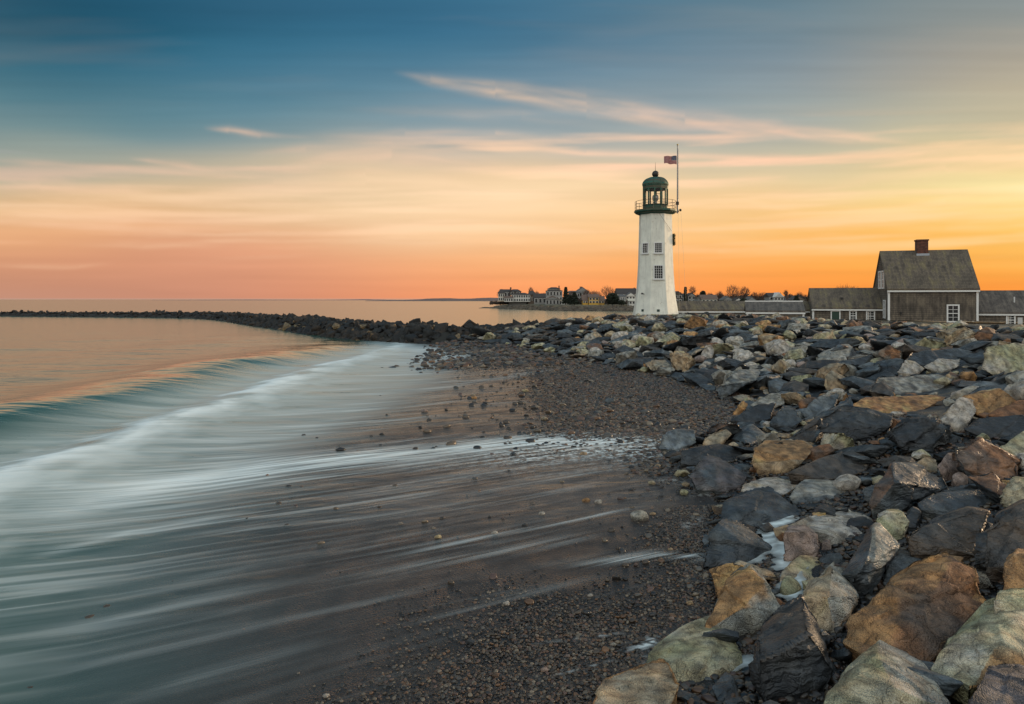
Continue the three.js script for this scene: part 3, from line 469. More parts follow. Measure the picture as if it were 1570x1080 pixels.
hero('dark pyramid boulder with reddish right face standing on wet sand', 'slate', 12.8, 0.5, [1052, 728, .15, 1069, 752, 0, 1109, 754, 0, 1135, 747, .15, 1146, 731, .4, 1105, 701, .75, 1078, 697, .75, 1098, 736, .1], { patina: { pal: 'purple', dir: [0.8, 0.3, 0.4], cut: 0.45 } });
hero('low black slab behind the dark pyramid boulder', 'black', 14.7, 0.45, [1041, 711, .1, 1043, 690, .35, 1105, 681, .7, 1134, 686, .6, 1139, 697, .3, 1120, 711, .05, 1070, 714, 0]);
hero('cracked slate boulder with pale top alone at the gravel bank', 'blue', 16.2, 0.5, [1006, 688, .1, 1014, 665, .4, 1036, 659, .6, 1067, 660, .6, 1068, 679, .2, 1036, 690, 0]);
hero('tan stone beside the cracked slate boulder on the gravel', 'tan', 16.5, 0.35, [1075, 681, .05, 1080, 669, .3, 1105, 662, .4, 1116, 657, .45, 1124, 666, .2, 1098, 684, 0], { wear: 12 });
hero('broad orange-brown slab low on the slope above the sand', 'tan', 13.6, 0.6, [1149, 710, .05, 1160, 721, 0, 1203, 724, 0, 1236, 705, .2, 1250, 686, .7, 1232, 674, 1.3, 1171, 676, 1.3, 1156, 687, .7, 1200, 705, .1], { patina: { pal: 'orange', dir: up, cut: 0.7 } });
hero('wide dark brown slab right of the orange-brown slab', 'brown', 12.5, 0.55, [1206, 725, .05, 1254, 705, .5, 1312, 686, 1.2, 1342, 704, .8, 1328, 722, .3, 1290, 735, 0, 1250, 735, 0]);
hero('jagged black layered rock above the dark brown slab', 'black', 15.7, 0.9, [1249, 642, .3, 1276, 624, .7, 1338, 626, .8, 1371, 640, .5, 1364, 656, .2, 1312, 677, 0, 1269, 675, 0, 1254, 656, .1], { rough: 0.2 });
hero('slate slope with brown left face leading up to the black layered rock', 'blue', 15.3, 0.7, [1198, 675, .05, 1247, 636, .9, 1310, 607, 2.0, 1313, 621, 1.4, 1256, 642, .5, 1252, 676, 0, 1232, 682, 0], { patina: { pal: 'brown', dir: [-.7, .5, .5], cut: .55 } });
hero('black craggy rock right of the jagged black layered rock', 'black', 13.6, 0.8, [1355, 660, .3, 1381, 643, .6, 1436, 641, .7, 1466, 654, .4, 1458, 675, .1, 1436, 690, 0, 1385, 687, 0, 1363, 671, .1], { rough: 0.2 });
hero('big dark boulder with rusty crown near the right edge', 'black', 10.9, 0.8, [1457, 690, .2, 1501, 670, .6, 1537, 687, .5, 1572, 702, .4, 1565, 740, .05, 1530, 748, 0, 1487, 742, 0, 1467, 715, .05], { patina: { pal: 'rust', dir: [-0.1, 0.9, 0.4], cut: 0.5 }, rough: 0.18 });
hero('squat beige granite block left of the rusty-crowned boulder', 'pink', 11.3, 0.4, [1436, 715, .05, 1454, 693, .3, 1468, 697, .3, 1473, 721, .05, 1447, 728, 0], { wear: 12 });
hero('flat tan stone left of the squat beige block', 'tan', 11.8, 0.4, [1402, 711, .1, 1418, 700, .3, 1437, 704, .3, 1438, 723, 0, 1410, 719, 0]);
hero('small round beige stone below the squat beige block', 'pink', 10.8, 0.3, [1458, 728, .1, 1472, 721, .2, 1486, 728, .15, 1477, 741, 0, 1463, 739, 0], { wear: 7 });
hero('pale cream pointed stone leaning among dark rocks on the right', 'pale', 15.4, 0.45, [1440, 646, .05, 1472, 607, .6, 1497, 610, .6, 1498, 630, .3, 1477, 658, 0, 1454, 654, 0], { wear: 14 });
hero('long rusty orange slab left of the pale cream pointed stone', 'orange', 17.2, 0.6, [1289, 629, .1, 1327, 608, .9, 1432, 606, 1.1, 1451, 609, .9, 1410, 633, 0, 1363, 634, 0], { patina: { pal: 'rust', dir: [0.8, 0.5, 0.2], cut: 0.5 } });
hero('long black slab at the right edge below the rusty stone', 'black', 12.9, 0.7, [1476, 657, .15, 1497, 639, .6, 1570, 633, .8, 1640, 640, .7, 1640, 664, .1, 1560, 668, 0, 1508, 672, 0]);
hero('rusty orange stone at the right edge above the long black slab', 'rust', 14.5, 0.6, [1515, 636, .1, 1556, 612, .6, 1600, 609, .6, 1630, 640, .1, 1560, 645, 0]);
hero('green-tan boulder at the right edge behind the rusty-crowned one', 'green', 12, 0.6, [1530, 687, .1, 1570, 661, .6, 1620, 661, .6, 1625, 697, .05, 1570, 704, 0, 1540, 700, 0]);
hero('round-edged green boulder at the right edge above brown slate', 'green', 9.2, 0.5, [1531, 761, .1, 1537, 745, .3, 1552, 735, .4, 1600, 736, .4, 1605, 794, .02, 1560, 787, 0, 1540, 777, .02], { wear: 12 });
hero('black slate wedge at the top edge of the gravel bank', 'black', 18.9, 0.6, [1119, 645, .05, 1163, 618, .7, 1193, 617, .8, 1183, 642, .1, 1150, 649, 0]);
hero('dark slate lump right of the black wedge', 'slate', 17.9, 0.6, [1179, 650, .1, 1196, 621, .7, 1221, 624, .7, 1233, 645, .2, 1215, 655, 0]);
hero('grey-green flat slab behind the black wedge', 'grey', 20.4, 0.6, [1147, 621, .1, 1182, 603, .8, 1204, 604, .8, 1204, 620, .1, 1170, 628, 0]);
hero('grey slate slab behind the dark slate lump', 'blue', 18.2, 0.6, [1226, 634, .1, 1254, 606, .8, 1291, 603, 1, 1281, 627, .3, 1240, 644, 0]);
hero('small orange stone on the gravel left of the black wedge', 'orange', 20, 0.35, [1122, 633, .05, 1140, 614, .3, 1148, 620, .3, 1131, 637, 0], { wear: 10 });
hero('long grey-blue slab lying along the upper end of the gravel bank', 'blue', 25.3, 0.8, [1093, 594, .1, 1132, 567, 1.6, 1169, 565, 1.9, 1164, 582, .9, 1102, 612, 0], { patina: { pal: 'grey', dir: up, cut: 0.8 } });
hero('tan triangular boulder catching light in mid slope', 'tan', 21, 0.6, [1262, 590, .1, 1268, 572, .3, 1276, 567, .4, 1304, 582, .3, 1299, 595, .02, 1271, 600, 0], { wear: 14 });
hero('white-grey flat slab under the house, right of centre', 'grey', 27, 0.6, [1415, 563, .1, 1440, 549, .7, 1475, 550, .8, 1472, 562, .3, 1440, 571, 0], { patina: { pal: 'pale', dir: up, cut: 0.6 } });
hero('cream boulder left of the white-grey flat slab', 'pale', 25.5, 0.6, [1375, 570, .1, 1388, 551, .5, 1403, 554, .5, 1419, 566, .2, 1400, 574, 0], { wear: 14 });
hero('large green-tan boulder near the right edge under the annex', 'green', 22, 0.9, [1503, 566, .1, 1510, 532, .7, 1560, 526, .9, 1600, 540, .7, 1595, 570, .1, 1530, 574, 0]);
hero('cream rounded boulder among white cobbles left of mid slope', 'pale', 37, 0.7, [1073, 545, .1, 1080, 529, .4, 1091, 527, .5, 1097, 537, .3, 1092, 548, 0, 1080, 549, 0], { wear: 9 });
hero('long dark slate slab lying above the white-grey flat slab', 'slate', 26.5, 0.9, [1384, 555, .1, 1395, 540, .8, 1470, 532, 1.4, 1502, 541, 1.2, 1494, 560, .2, 1440, 563, 0]);
hero('wide tan-topped slab in mid slope under the gabled house', 'brown', 24, 0.9, [1330, 600, .1, 1345, 578, 1, 1440, 572, 1.6, 1466, 580, 1.2, 1440, 600, .2, 1380, 606, 0], { patina: { pal: 'grey', dir: up, cut: 0.8 } });

// the rest of the slope: boulders dealt out from the sand up to the crest, the nearest and largest ones singly, the others as one mass
{
  const r = rng(2024), cand = [], cell = 1.6, grid = new Map(), key = (a, b) => a + ',' + b;
  const put = (s) => { const k = key(Math.floor(s.x / cell), Math.floor(s.d / cell)); grid.has(k) ? grid.get(k).push(s) : grid.set(k, [s]); };
  const clear = (x, d, rad, f) => { for (let i = -1; i <= 1; i++) for (let j = -1; j <= 1; j++) for (const o of grid.get(key(Math.floor(x / cell) + i, Math.floor(d / cell) + j)) || []) if (Math.hypot(o.x - x, o.d - d) < f * (o.r + rad)) return false; return true; };
  for (const h of HERO_BOXES) put({ x: h.pos.x, d: -h.pos.z, r: Math.min(0.75, h.r * 0.8) });
  const pass = (tries, r0, r1, f, band) => {
    for (let k = 0; k < tries; k++) {
      const d = 3.6 + 66.4 * Math.pow(r(), 1.25), x = lerp(-6, 60, r());
      const bear = x / d; if (bear > 0.86 || bear < -0.25) continue;
      const s = landDistance(x, d); if (s < -0.15 || s > 17.5 + 1.5 * noise(x * .2, d * .2)) continue;
      if (d > 62.5 && x > 6) continue;
      const rad = lerp(r0, r1, Math.pow(r(), 1.8)) * (1 + 0.18 * noise(x * 0.15, d * 0.15, 2));
      if (s < rad * 0.5 || !clear(x, d, rad, f)) continue;
      const y = ground(x, d), top = y + rad * 1.1, pxC = CX + F * x / d, pyT = HY + (CAMH - top) * F / (d - rad * .5), pyB = HY + (CAMH - y) * F / d, pw = F * rad / d;
      if (pyT < (pxC < 960 ? 478 : pxC < 1040 ? 479 : pxC < 1240 ? 477 : pxC < 1350 ? 485 : pxC < 1490 ? 489 : 494)) continue;
      if (HERO_BOXES.some((h) => d < h.d + 0.4 && pxC + pw > h.x0 + 6 && pxC - pw < h.x1 - 6 && pyT < h.y1 - 0.25 * (h.y1 - h.y0) && pyB > h.y0)) continue;
      const o = { x, d, r: rad, s, px: pxC, py: (pyT + pyB) / 2, size: 2 * F * rad / d }; put(o); cand.push(o);
    }
  };
  pass(14000, 0.55, 0.95, 0.62); pass(26000, 0.32, 0.6, 0.66); pass(60000, 0.14, 0.34, 0.66);
  cand.sort((a, b) => b.size - a.size);
  const pick = (s, d, x, rad) => {                                              // cobbles pale near the lighthouse path, slate low down, brown and rust along the crest
    const t = r(), c = noise(x * 0.12, d * 0.1, 9);
    if (rad < 0.42 && d > 28 && x < 19 && x / d > 0.08 && s > 2 && s < 11 && t < 0.4) return r() < 0.7 ? 'pale' : 'pink';
    if (s > 12) return t < 0.24 ? 'brown' : t < 0.34 ? 'rust' : t < 0.40 ? 'tan' : t < 0.47 ? 'grey' : t < 0.54 ? 'green' : t < 0.78 ? 'slate' : t < 0.9 ? 'black' : 'blue';
    if (x / d < 0.09 && t > 0.83) return 'brown';
    return t < 0.30 ? 'slate' : t < 0.47 ? 'blue' : t < 0.58 ? 'black' : t < 0.67 + 0.1 * c ? 'brown' : t < 0.75 ? 'grey' : t < 0.83 ? 'green' : t < 0.89 ? 'tan' : t < 0.93 ? 'orange' : t < 0.96 ? 'rust' : 'pale';
  };
  function looseStone(o, detail) {
    const pal = pick(o.s, o.d, o.x, o.r), sl = isSlate(pal), round = pal === 'pale' || pal === 'pink', pts = [], flat = sl ? lerp(0.28, 0.55, r()) : round ? 0.7 : lerp(0.45, 0.8, r()), lon = sl ? lerp(1.1, 2.0, r()) : lerp(0.85, 1.25, r()), n = round ? 22 : 10;
    const e = new THREE.Euler((r() - 0.5) * 0.75 - 0.12, r() * 6.28, (r() - 0.5) * 0.75);
    for (let k = 0; k < n; k++) { const z = 2 * (k + 0.5) / n - 1, a = k * 2.4 + r() * 0.8, q = Math.sqrt(1 - z * z), m = round ? 1 : 0.72 + 0.45 * r(); pts.push(V(q * Math.cos(a) * lon, z * flat, q * Math.sin(a)).multiplyScalar(o.r * m).applyEuler(e)); }
    const y = ground(o.x, o.d) + o.r * flat * 0.52; for (const p of pts) p.add(V(o.x, y, -o.d));
    const pat = !round && r() < 0.3 ? { patina: { pal: ['rust', 'grey', 'tan', 'brown'][Math.floor(r() * 4)], dir: [r() - .5, r(), r() - .3], cut: 0.6 } } : {};
    o.pal = pal; o.flat = flat;
    return stone(pts, { pal, seed: stoneSeed++, detail, wear: round ? 8 : undefined, ...pat });
  }
  const shown = cand.filter((o) => o.px > -40 && o.px < 1600 && o.py < 1100);
  const singles = shown.slice(0, 300 - HERO_BOXES.length - 1), set = new Set(singles), rest = cand.filter((o) => !set.has(o));
  const name = { slate: 'slate-grey', black: 'black', blue: 'blue-grey', grey: 'light grey', tan: 'tan', green: 'greenish', orange: 'orange', rust: 'rust-red', brown: 'brown', pale: 'cream', pink: 'pinkish', purple: 'purplish' };
  const bins = new Map();
  for (const o of singles) {
    const s = looseStone(o, clamp(Math.round(o.size / 5), 7, 20)), m = mesh('boulder', s.geo, isSlate(o.pal) ? M.slate : M.granite); m.position.copy(s.at); o.mesh = m;
    const under = o.px < 940 ? 'left of the lighthouse' : o.px < 1060 ? 'below the lighthouse' : o.px < 1235 ? 'below the long low shed' : o.px < 1345 ? 'below the house\'s left annex' : o.px < 1500 ? 'below the gabled house' : 'below the right annex';
    const row = o.py < 530 ? 'high on the slope' : o.py < 600 ? 'in mid slope' : o.py < 720 ? 'low on the slope' : 'among the nearest rocks';
    const k = `${o.size < 45 ? 'small ' : o.size > 90 ? 'large ' : ''}${name[o.pal]}${o.flat < 0.42 ? ' flat' : ''} boulder ${row} ${under}`;
    bins.has(k) ? bins.get(k).push(o) : bins.set(k, [o]);
  }
  const ord = ['first', 'second', 'third', 'fourth', 'fifth', 'sixth', 'seventh', 'eighth', 'ninth', 'tenth', 'eleventh', 'twelfth', 'thirteenth', 'fourteenth', 'fifteenth', 'sixteenth'];
  for (const [k, list] of bins) { list.sort((a, b) => a.px - b.px); list.forEach((o, i) => tag(o.mesh, list.length > 1 ? `${ord[i] || 'last'} from left, ${k}` : k, 'boulder', 'boulders of the rock slope')); }
  const geos = rest.map((o) => { const s = looseStone(o, clamp(Math.round(o.size / 6), 2, 5)); s.geo.translate(s.at.x, s.at.y, s.at.z); return s.geo; });
  tag(mesh('riprap_mass', mergeGeometries(geos), M.far), 'countless small and distant rocks filling the slope up to the crest', 'rocks', null, 'stuff');
  console.log('boulders', HERO_BOXES.length, singles.length, rest.length, 'labels', bins.size);
}

// ------------------------------------------------------------------ breakwater: a low dyke of dumped rock curving out across the bay
{
  const line = [[6, 69], [0, 66], [-5, 64.5], [-10, 67], [-17, 75], [-27, 91], [-42, 114], [-54, 133], [-70, 149], [-95, 157], [-125, 165], [-170, 178], [-240, 200]].map(([x, d]) => V(x, 0, -d));
  const curve = new THREE.CatmullRomCurve3(line), N = 160, pts = curve.getSpacedPoints(N), tanv = pts.map((p, i) => pts[Math.min(N, i + 1)].clone().sub(pts[Math.max(0, i - 1)]).normalize());
  const crest = (i) => lerp(1.5, 1.0, sstep(10, 110, i)) + 0.2 * noise(i * 0.4, 2.2), pos = [], idx = [], sec = [[-6.2, -1.2], [-4.2, 0.15], [-1.7, 1], [1.7, 1], [4.2, 0.15], [6.2, -1.2]];
  for (let i = 0; i <= N; i++) for (const [o, h] of sec) { const t = tanv[i], nx = -t.z, nz = t.x; pos.push(pts[i].x + nx * o * 0.8, h === 1 ? crest(i) - 0.45 : h, pts[i].z + nz * o * 0.8); }
  for (let i = 0; i < N; i++) for (let k = 0; k < sec.length - 1; k++) { const a = i * sec.length + k, b = a + sec.length; idx.push(a, b, a + 1, a + 1, b, b + 1); }
  const g = new THREE.BufferGeometry(); g.setAttribute('position', new THREE.Float32BufferAttribute(pos, 3)); g.setAttribute('uv', new THREE.Float32BufferAttribute(new Float32Array(pos.length / 3 * 2), 2)); g.setIndex(idx); g.computeVertexNormals();
  const bw = group('breakwater', V(0, 0, 0)); tag(bw, 'long dark breakwater of dumped rocks curving across the bay', 'breakwater', null, 'stuff');
  mesh('rubble_core', g, std({ color: rgb(0.02, 0.018, 0.013), roughness: 0.9 }), bw);
  const r = rng(404), geos = [];
  const count = 3800;
  for (let k = 0; k < count; k++) {
    const u = Math.pow(r(), 1.5), i = Math.min(N - 1, Math.floor(u * N)), f = u * N - i, p = pts[i].clone().lerp(pts[i + 1], f), t = tanv[i], off = (r() * 2 - 1) * 4.6, h = off < -1.6 || off > 1.6 ? lerp(crest(i), 0.0, (Math.abs(off) - 1.6) / 3) : crest(i);
    const near = 1 - u, rad = lerp(0.4, 1.15, Math.pow(r(), 1.5)) * lerp(0.95, 0.62, sstep(0, 0.5, u)), c = V(p.x - t.z * off * 0.85, h - rad * 0.45 - 0.1 + (r() < 0.04 ? 0.3 : 0), p.z + t.x * off * 0.85);
    const pq = []; const e = new THREE.Euler(r() * 3, r() * 6, r() * 3); for (let m = 0; m < 11; m++) { const z = 2 * (m + 0.5) / 11 - 1, a = m * 2.4 + r(), q = Math.sqrt(1 - z * z); pq.push(V(q * Math.cos(a) * 1.2, z * 0.65, q * Math.sin(a)).multiplyScalar(rad * (0.75 + 0.35 * r())).applyEuler(e).add(c)); }
    const s = stone(pq, { pal: r() < 0.55 ? 'black' : r() < 0.6 ? 'brown' : r() < 0.6 ? 'slate' : u < 0.2 ? 'tan' : 'brown', seed: stoneSeed++, detail: u < 0.2 ? 5 : 3 }); s.geo.translate(s.at.x, s.at.y, s.at.z); geos.push(s.geo);
  }
  mesh('rock_mass', mergeGeometries(geos), Object.assign(M.far.clone(), { color: rgb(.42, .38, .31) }), bw).userData.kind = 'stuff';
}

// ------------------------------------------------------------------ cobbles and gravel on the beach
{
  const r = rng(31), spots = [[980, 799, 17, 'grey'], [1001, 797, 6, 'tan'], [899, 771, 8, 'orange'], [917, 774, 8, 'pale'], [1051, 754, 8, 'tan'], [1049, 765, 9, 'green'], [1000, 749, 7, 'tan'], [831, 789, 7, 'pale'], [804, 806, 6, 'brown'], [671, 818, 7, 'tan'], [758, 816, 7, 'pale'], [776, 925, 7, 'pale'], [723, 982, 9, 'slate'], [835, 1036, 7, 'pink'], [760, 1040, 7, 'rust'], [1068, 708, 5, 'tan'], [1008, 722, 6, 'slate'], [969, 724, 7, 'black'], [1009, 723, 6, 'tan'], [727, 604, 6, 'orange'], [651, 622, 7, 'pink'], [805, 596, 6, 'tan'], [935, 615, 10, 'blue'], [834, 640, 7, 'tan'], [818, 622, 6, 'brown'], [880, 688, 6, 'brown'], [787, 696, 6, 'slate'], [966, 664, 7, 'pink'], [895, 700, 7, 'tan'], [1058, 940, 7, 'tan'], [1030, 964, 6, 'pink'], [985, 995, 8, 'brown'], [905, 920, 6, 'pale'], [1060, 1076, 9, 'black'], [1085, 1072, 8, 'slate'], [1028, 855, 5, 'tan'], [940, 1000, 6, 'grey'], [870, 1015, 6, 'pink'], [500, 1055, 7, 'pale'], [812, 966, 6, 'slate']];
  const names = { slate: 'slate-grey', black: 'black', blue: 'blue-grey', grey: 'big grey-green', tan: 'tan', green: 'pale green', orange: 'orange', rust: 'rusty', brown: 'brown', pale: 'whitish', pink: 'pinkish' };
  const near = (px, py) => px > 1040 && py < 790 ? 'by the dark pyramid boulder' : py < 660 ? 'on the far wet sand beside the gravel bank' : py < 730 ? 'in the foam below the gravel bank' : py < 830 ? 'on smooth wet sand in mid beach' : py < 960 ? 'where the wash thins out near the rocks' : 'on the nearest gravel';
  const bins = new Map();
  for (const [px, py, w, pal] of spots) {
    const [x, d] = G(px, py + w * 0.4, 0.26), rad = w * d / F, pts = []; for (let k = 0; k < 24; k++) { const z = 2 * (k + 0.5) / 24 - 1, a = k * 2.4, q = Math.sqrt(1 - z * z); pts.push(V(q * Math.cos(a), z * 0.62, q * Math.sin(a) * 0.8).multiplyScalar(rad * (0.86 + 0.2 * r()))); }
    const y = ground(x, d) + rad * 0.3; pts.forEach((p) => p.add(V(x, y, -d)));
    const s = stone(pts, { pal, seed: stoneSeed++, detail: 8, wear: 6 }), m = mesh('cobble', s.geo, isSlate(pal) ? M.slate : M.granite); m.position.copy(s.at);
    const k = `${names[pal]} cobble ${near(px, py)}`; bins.has(k) ? bins.get(k).push([px, m]) : bins.set(k, [[px, m]]);
  }
  for (const [k, l] of bins) { l.sort((a, b) => a[0] - b[0]); l.forEach(([, m], i) => tag(m, l.length > 1 ? `${['first', 'second', 'third', 'fourth', 'fifth'][i]} from left, ${k}` : k, 'cobble', 'cobbles on the beach')); }
  // pebbles: one mass
  const pebbles = [], cols = [[0.10, 0.075, 0.05], [0.055, 0.05, 0.045], [0.03, 0.03, 0.03], [0.2, 0.15, 0.10], [0.28, 0.15, 0.07], [0.16, 0.15, 0.13], [0.34, 0.28, 0.2], [0.2, 0.12, 0.09]];
  const mtx = new THREE.Matrix4(), eu = new THREE.Euler(), qt = new THREE.Quaternion();
  const add = (x, d, rad, dim = 1) => { eu.set((r() - .5) * 1, r() * 6.3, (r() - .5) * 1); qt.setFromEuler(eu); const t = cols[Math.floor(Math.pow(r(), 1.25) * cols.length)], k = (0.42 + 0.5 * r()) * dim; pebbles.push([mtx.compose(V(x, ground(x, d) + rad * 0.28, -d), qt, V(rad * (0.8 + .5 * r()), rad * 0.62, rad * (0.8 + .4 * r()))).clone(), rgb(t[0] * k * .68, t[1] * k * .64, t[2] * k * .60)]); };
  const scatter = (n, x0, x1, d0, d1, r0, r1, f) => { for (let k = 0; k < n; k++) { const d = lerp(d0, d1, r()), x = lerp(x0, x1, r()); if (x > toeX(d) + 0.9 || landDistance(x, d) > 0.9) continue; if (r() < f(x, d)) add(x, d, lerp(r0, r1, Math.pow(r(), 2.6))); } };
  scatter(120000, -3.6, 3.6, 4.8, 12, 0.005, 0.022, (x, d) => Math.pow(stony(x, d), 1.3));
  scatter(110000, -3, 8.5, 14, 42, 0.013, 0.06, (x, d) => Math.pow(stony(x, d), 1.2));
  scatter(3500, -5.5, 3.6, 7, 17, 0.015, 0.06, (x, d) => 0.03 + 0.5 * sstep(2.4, 0.5, toeX(d) - x));
  scatter(9000, -9, 5, 17, 62, 0.035, 0.13, (x, d) => 0.02 + 0.75 * sstep(-0.2, 0.3, beachHeight(x, d) - 0.2 + 0.25 * fbm(x * .4, d * .25, 3, 3)) * sstep(16, 18, d));
  scatter(4000, -9, 5, 38, 64, 0.05, 0.22, (x, d) => sstep(-8, -3, x + 3 * noise(x * .3, d * .2, 2)));
  for (let k = 0; k < 26000; k++) { const d = lerp(4.4, 17, r()), s0 = r() * 6, x = toeX(d) + s0; if (landDistance(x, d) > -0.2 && wash(x, d, false)[0] < 0.3) add(x, d, lerp(0.010, 0.055, Math.pow(r(), 2.8)), 0.6); }  // pebbles between the rocks, colour dimmed in place of the shade there
  const pg = new THREE.IcosahedronGeometry(1, 1), pp = pg.attributes.position; for (let i = 0; i < pp.count; i++) { const x = pp.getX(i), y = pp.getY(i), z = pp.getZ(i), k = 1 + 0.3 * noise(x * 1.3, y * 1.3, z * 1.3 + 4); pp.setXYZ(i, x * k, y * k, z * k); } const pgi = mergeVertices((pg.deleteAttribute('normal'), pg.deleteAttribute('uv'), pg), 1e-4); pgi.computeVertexNormals();
  const inst = new THREE.InstancedMesh(pgi, std({ roughness: 0.36 }), pebbles.length); pebbles.forEach(([m, c], i) => { inst.setMatrixAt(i, m); inst.setColorAt(i, c); });
  inst.name = 'pebbles'; inst.castShadow = inst.receiveShadow = true; scene.add(inst); tag(inst, 'loose brown and grey pebbles scattered over the wet beach', 'pebbles', null, 'stuff');
  console.log('pebbles', pebbles.length);
}

// ------------------------------------------------------------------ lighthouse
const glassDark = new THREE.MeshPhysicalMaterial({ color: rgb(0.02, 0.022, 0.024), roughness: 0.06, ior: 1.5 });
const whiteTrim = std({ color: rgb(0.72, 0.72, 0.69), roughness: 0.6 });
{
  const D = 73, k = D / F, base = P(1005, 480, D), lh = group('lighthouse', base); tag(lh, 'white octagonal lighthouse with green copper lantern behind the rocks', 'lighthouse');
  const brickBump = texture(512, 512, (u, v) => { const row = Math.floor(v * 32), y = v * 32 - row, x = (u * 8 + (row % 2) * 0.5) % 1; const j = Math.min(sstep(0, 0.16, y), sstep(0, 0.06, x)); return 0.35 + 0.45 * j + 0.35 * fbm(u * 12, v * 12, 3, 5, 12, 12); }, false, 0.42);
  const paint = texture(1024, 1024, (u, v) => { const a = fbm(u * 6, v * 6, 2, 5, 6, 6), s = fbm(u * 22, v * 3, 8, 4, 22, 3), chip = sstep(0.33, 0.45, fbm(u * 16, v * 16, 5, 4, 16, 16)); const c = 0.965 + 0.10 * a - 0.09 * clamp(s * 1.6); return [lerp(c, 0.72, chip * 0.5), lerp(c, 0.68, chip * 0.5), lerp(c * 0.97, 0.6, chip * 0.5)]; }, true, 0.2);
  const white = std({ color: rgb(0.90, 0.90, 0.84), map: paint, bumpMap: brickBump, bumpScale: 0.045, roughness: 0.62 });
  const copper = std({ color: rgb(0.07, 0.165, 0.125), roughness: 0.55, metalness: 0.25, map: texture(256, 256, (u, v) => { const n = fbm(u * 5, v * 8, 3, 5, 5, 8); return [0.80 - 0.7 * n, 0.74 + 0.3 * n, 0.70 + 0.4 * n]; }, true, 0.6) });
  const darkMetal = std({ color: rgb(0.04, 0.036, 0.032), roughness: 0.55, metalness: 0.4 });
  const turn = -3 * DEG, lathe8 = (pts, seg = 8, rot = 0) => { const g = new THREE.LatheGeometry(pts.map(([r, y]) => new THREE.Vector2(r, y)), seg, turn + Math.PI / seg + rot).toNonIndexed(); g.deleteAttribute('normal'); g.computeVertexNormals(); return g; };
  const w = [[480, 33.5], [472, 32.2], [462, 30.6], [450, 29.1], [436, 27.8], [420, 26.7], [404, 25.9], [380, 25.2], [330, 24.0]].map(([y, r]) => [r * k / 0.955, (480 - y) * k]);
  const tower = lathe8([[w[0][0] * 1.04, -0.9], [w[0][0] * 1.01, -0.02], ...w]);
  { const p = tower.attributes.position, uv = tower.attributes.uv; for (let i = 0; i < p.count; i++) uv.setXY(i, uv.getX(i) * 14, p.getY(i)); }
  mesh('tower', tower, white, lh);
  const radiusAt = (y) => interp(w.map(([r, h]) => [h, r]).sort((a, b) => a[0] - b[0]), y) * Math.cos(Math.PI / 8);
  const facet = (a, y, lean = 0) => { const m = new THREE.Matrix4().makeRotationY(a); m.setPosition(Math.sin(a) * radiusAt(y), y, Math.cos(a) * radiusAt(y)); return m; };
  function sash(px, py, wpx, hpx, a, nx, ny) {
    const ww = wpx * k, hh = hpx * k, y = (480 - py) * k, m = facet(a, y).multiply(new THREE.Matrix4().makeRotationX(-Math.atan((radiusAt(y - hh / 2) - radiusAt(y + hh / 2)) / hh))), f = 0.10, parts = [];
    const fr = new THREE.Group(); fr.name = 'window'; lh.add(fr);
    const put = (n, g, mat) => { const q = mesh(n, g.applyMatrix4(m), mat, fr); return q; };
    put('frame', join([box(-ww / 2 - f, -hh / 2 - f, -0.1, -ww / 2, hh / 2 + f, 0.09), box(ww / 2, -hh / 2 - f, -0.1, ww / 2 + f, hh / 2 + f, 0.09), box(-ww / 2, hh / 2, -0.1, ww / 2, hh / 2 + f, 0.088)]), whiteTrim);
    put('sill', box(-ww / 2 - f - 0.06, -hh / 2 - f - 0.05, -0.1, ww / 2 + f + 0.06, -hh / 2, 0.15), whiteTrim);
    const mt = []; for (let i = 1; i < nx; i++) mt.push(box(-ww / 2 + ww * i / nx - 0.011, -hh / 2, 0.02, -ww / 2 + ww * i / nx + 0.011, hh / 2, 0.055)); for (let i = 1; i < ny; i++) mt.push(box(-ww / 2, -hh / 2 + hh * i / ny - 0.011, 0.02, ww / 2, -hh / 2 + hh * i / ny + 0.011, 0.05));
    put('muntin', join(mt), whiteTrim);
    put('pane', box(-ww / 2, -hh / 2, -0.1, ww / 2, hh / 2, 0.03), glassDark);
  }
  sash(1005, 382, 10, 14, turn + 1 * DEG, 4, 5); sash(1005, 418.5, 12, 19, turn + 1 * DEG, 4, 5); sash(988, 382, 9, 14, turn - Math.PI / 4, 3, 5);
  for (const [a, ox] of [[turn, -.05], [turn - Math.PI / 4, 0]]) mesh('vent', box(-0.14 + ox, -0.12, -0.1, 0.14 + ox, 0.13, 0.03).applyMatrix4(facet(a, 0.28)), std({ color: rgb(0.02, 0.05, 0.04), roughness: 0.7 }), lh);
  mesh('bracket', [tube(V(0, 0, 0), V(0, 0.05, 0.35), 0.05), new THREE.SphereGeometry(0.1, 8, 6).translate(0, .05, .35)].map((g) => g.applyMatrix4(facet(turn - Math.PI / 4, 2.0))), darkMetal, lh);
  const y1 = (480 - 330) * k, y2 = (480 - 323) * k;
  mesh('gallery', lathe8([[24.2 * k, y1 - .02], [27 * k, y1 + 0.1], [30 * k, y1 + 0.16], [31.4 * k, y1 + 0.28], [32.3 * k, y1 + 0.3], [32.3 * k, y2], [10 * k, y2]], 16), copper, lh);
  const yb = y2, yg0 = (480 - 314.5) * k, yg1 = (480 - 291) * k, R = 18.6 * k;
  mesh('lantern_base', lathe8([[R * 1.04, yb], [R * 1.04, yb + 0.12], [R, yb + 0.14], [R, yg0 - .08], [R * 1.06, yg0 - .06], [R * 1.06, yg0], [R * .8, yg0]], 10), copper, lh);
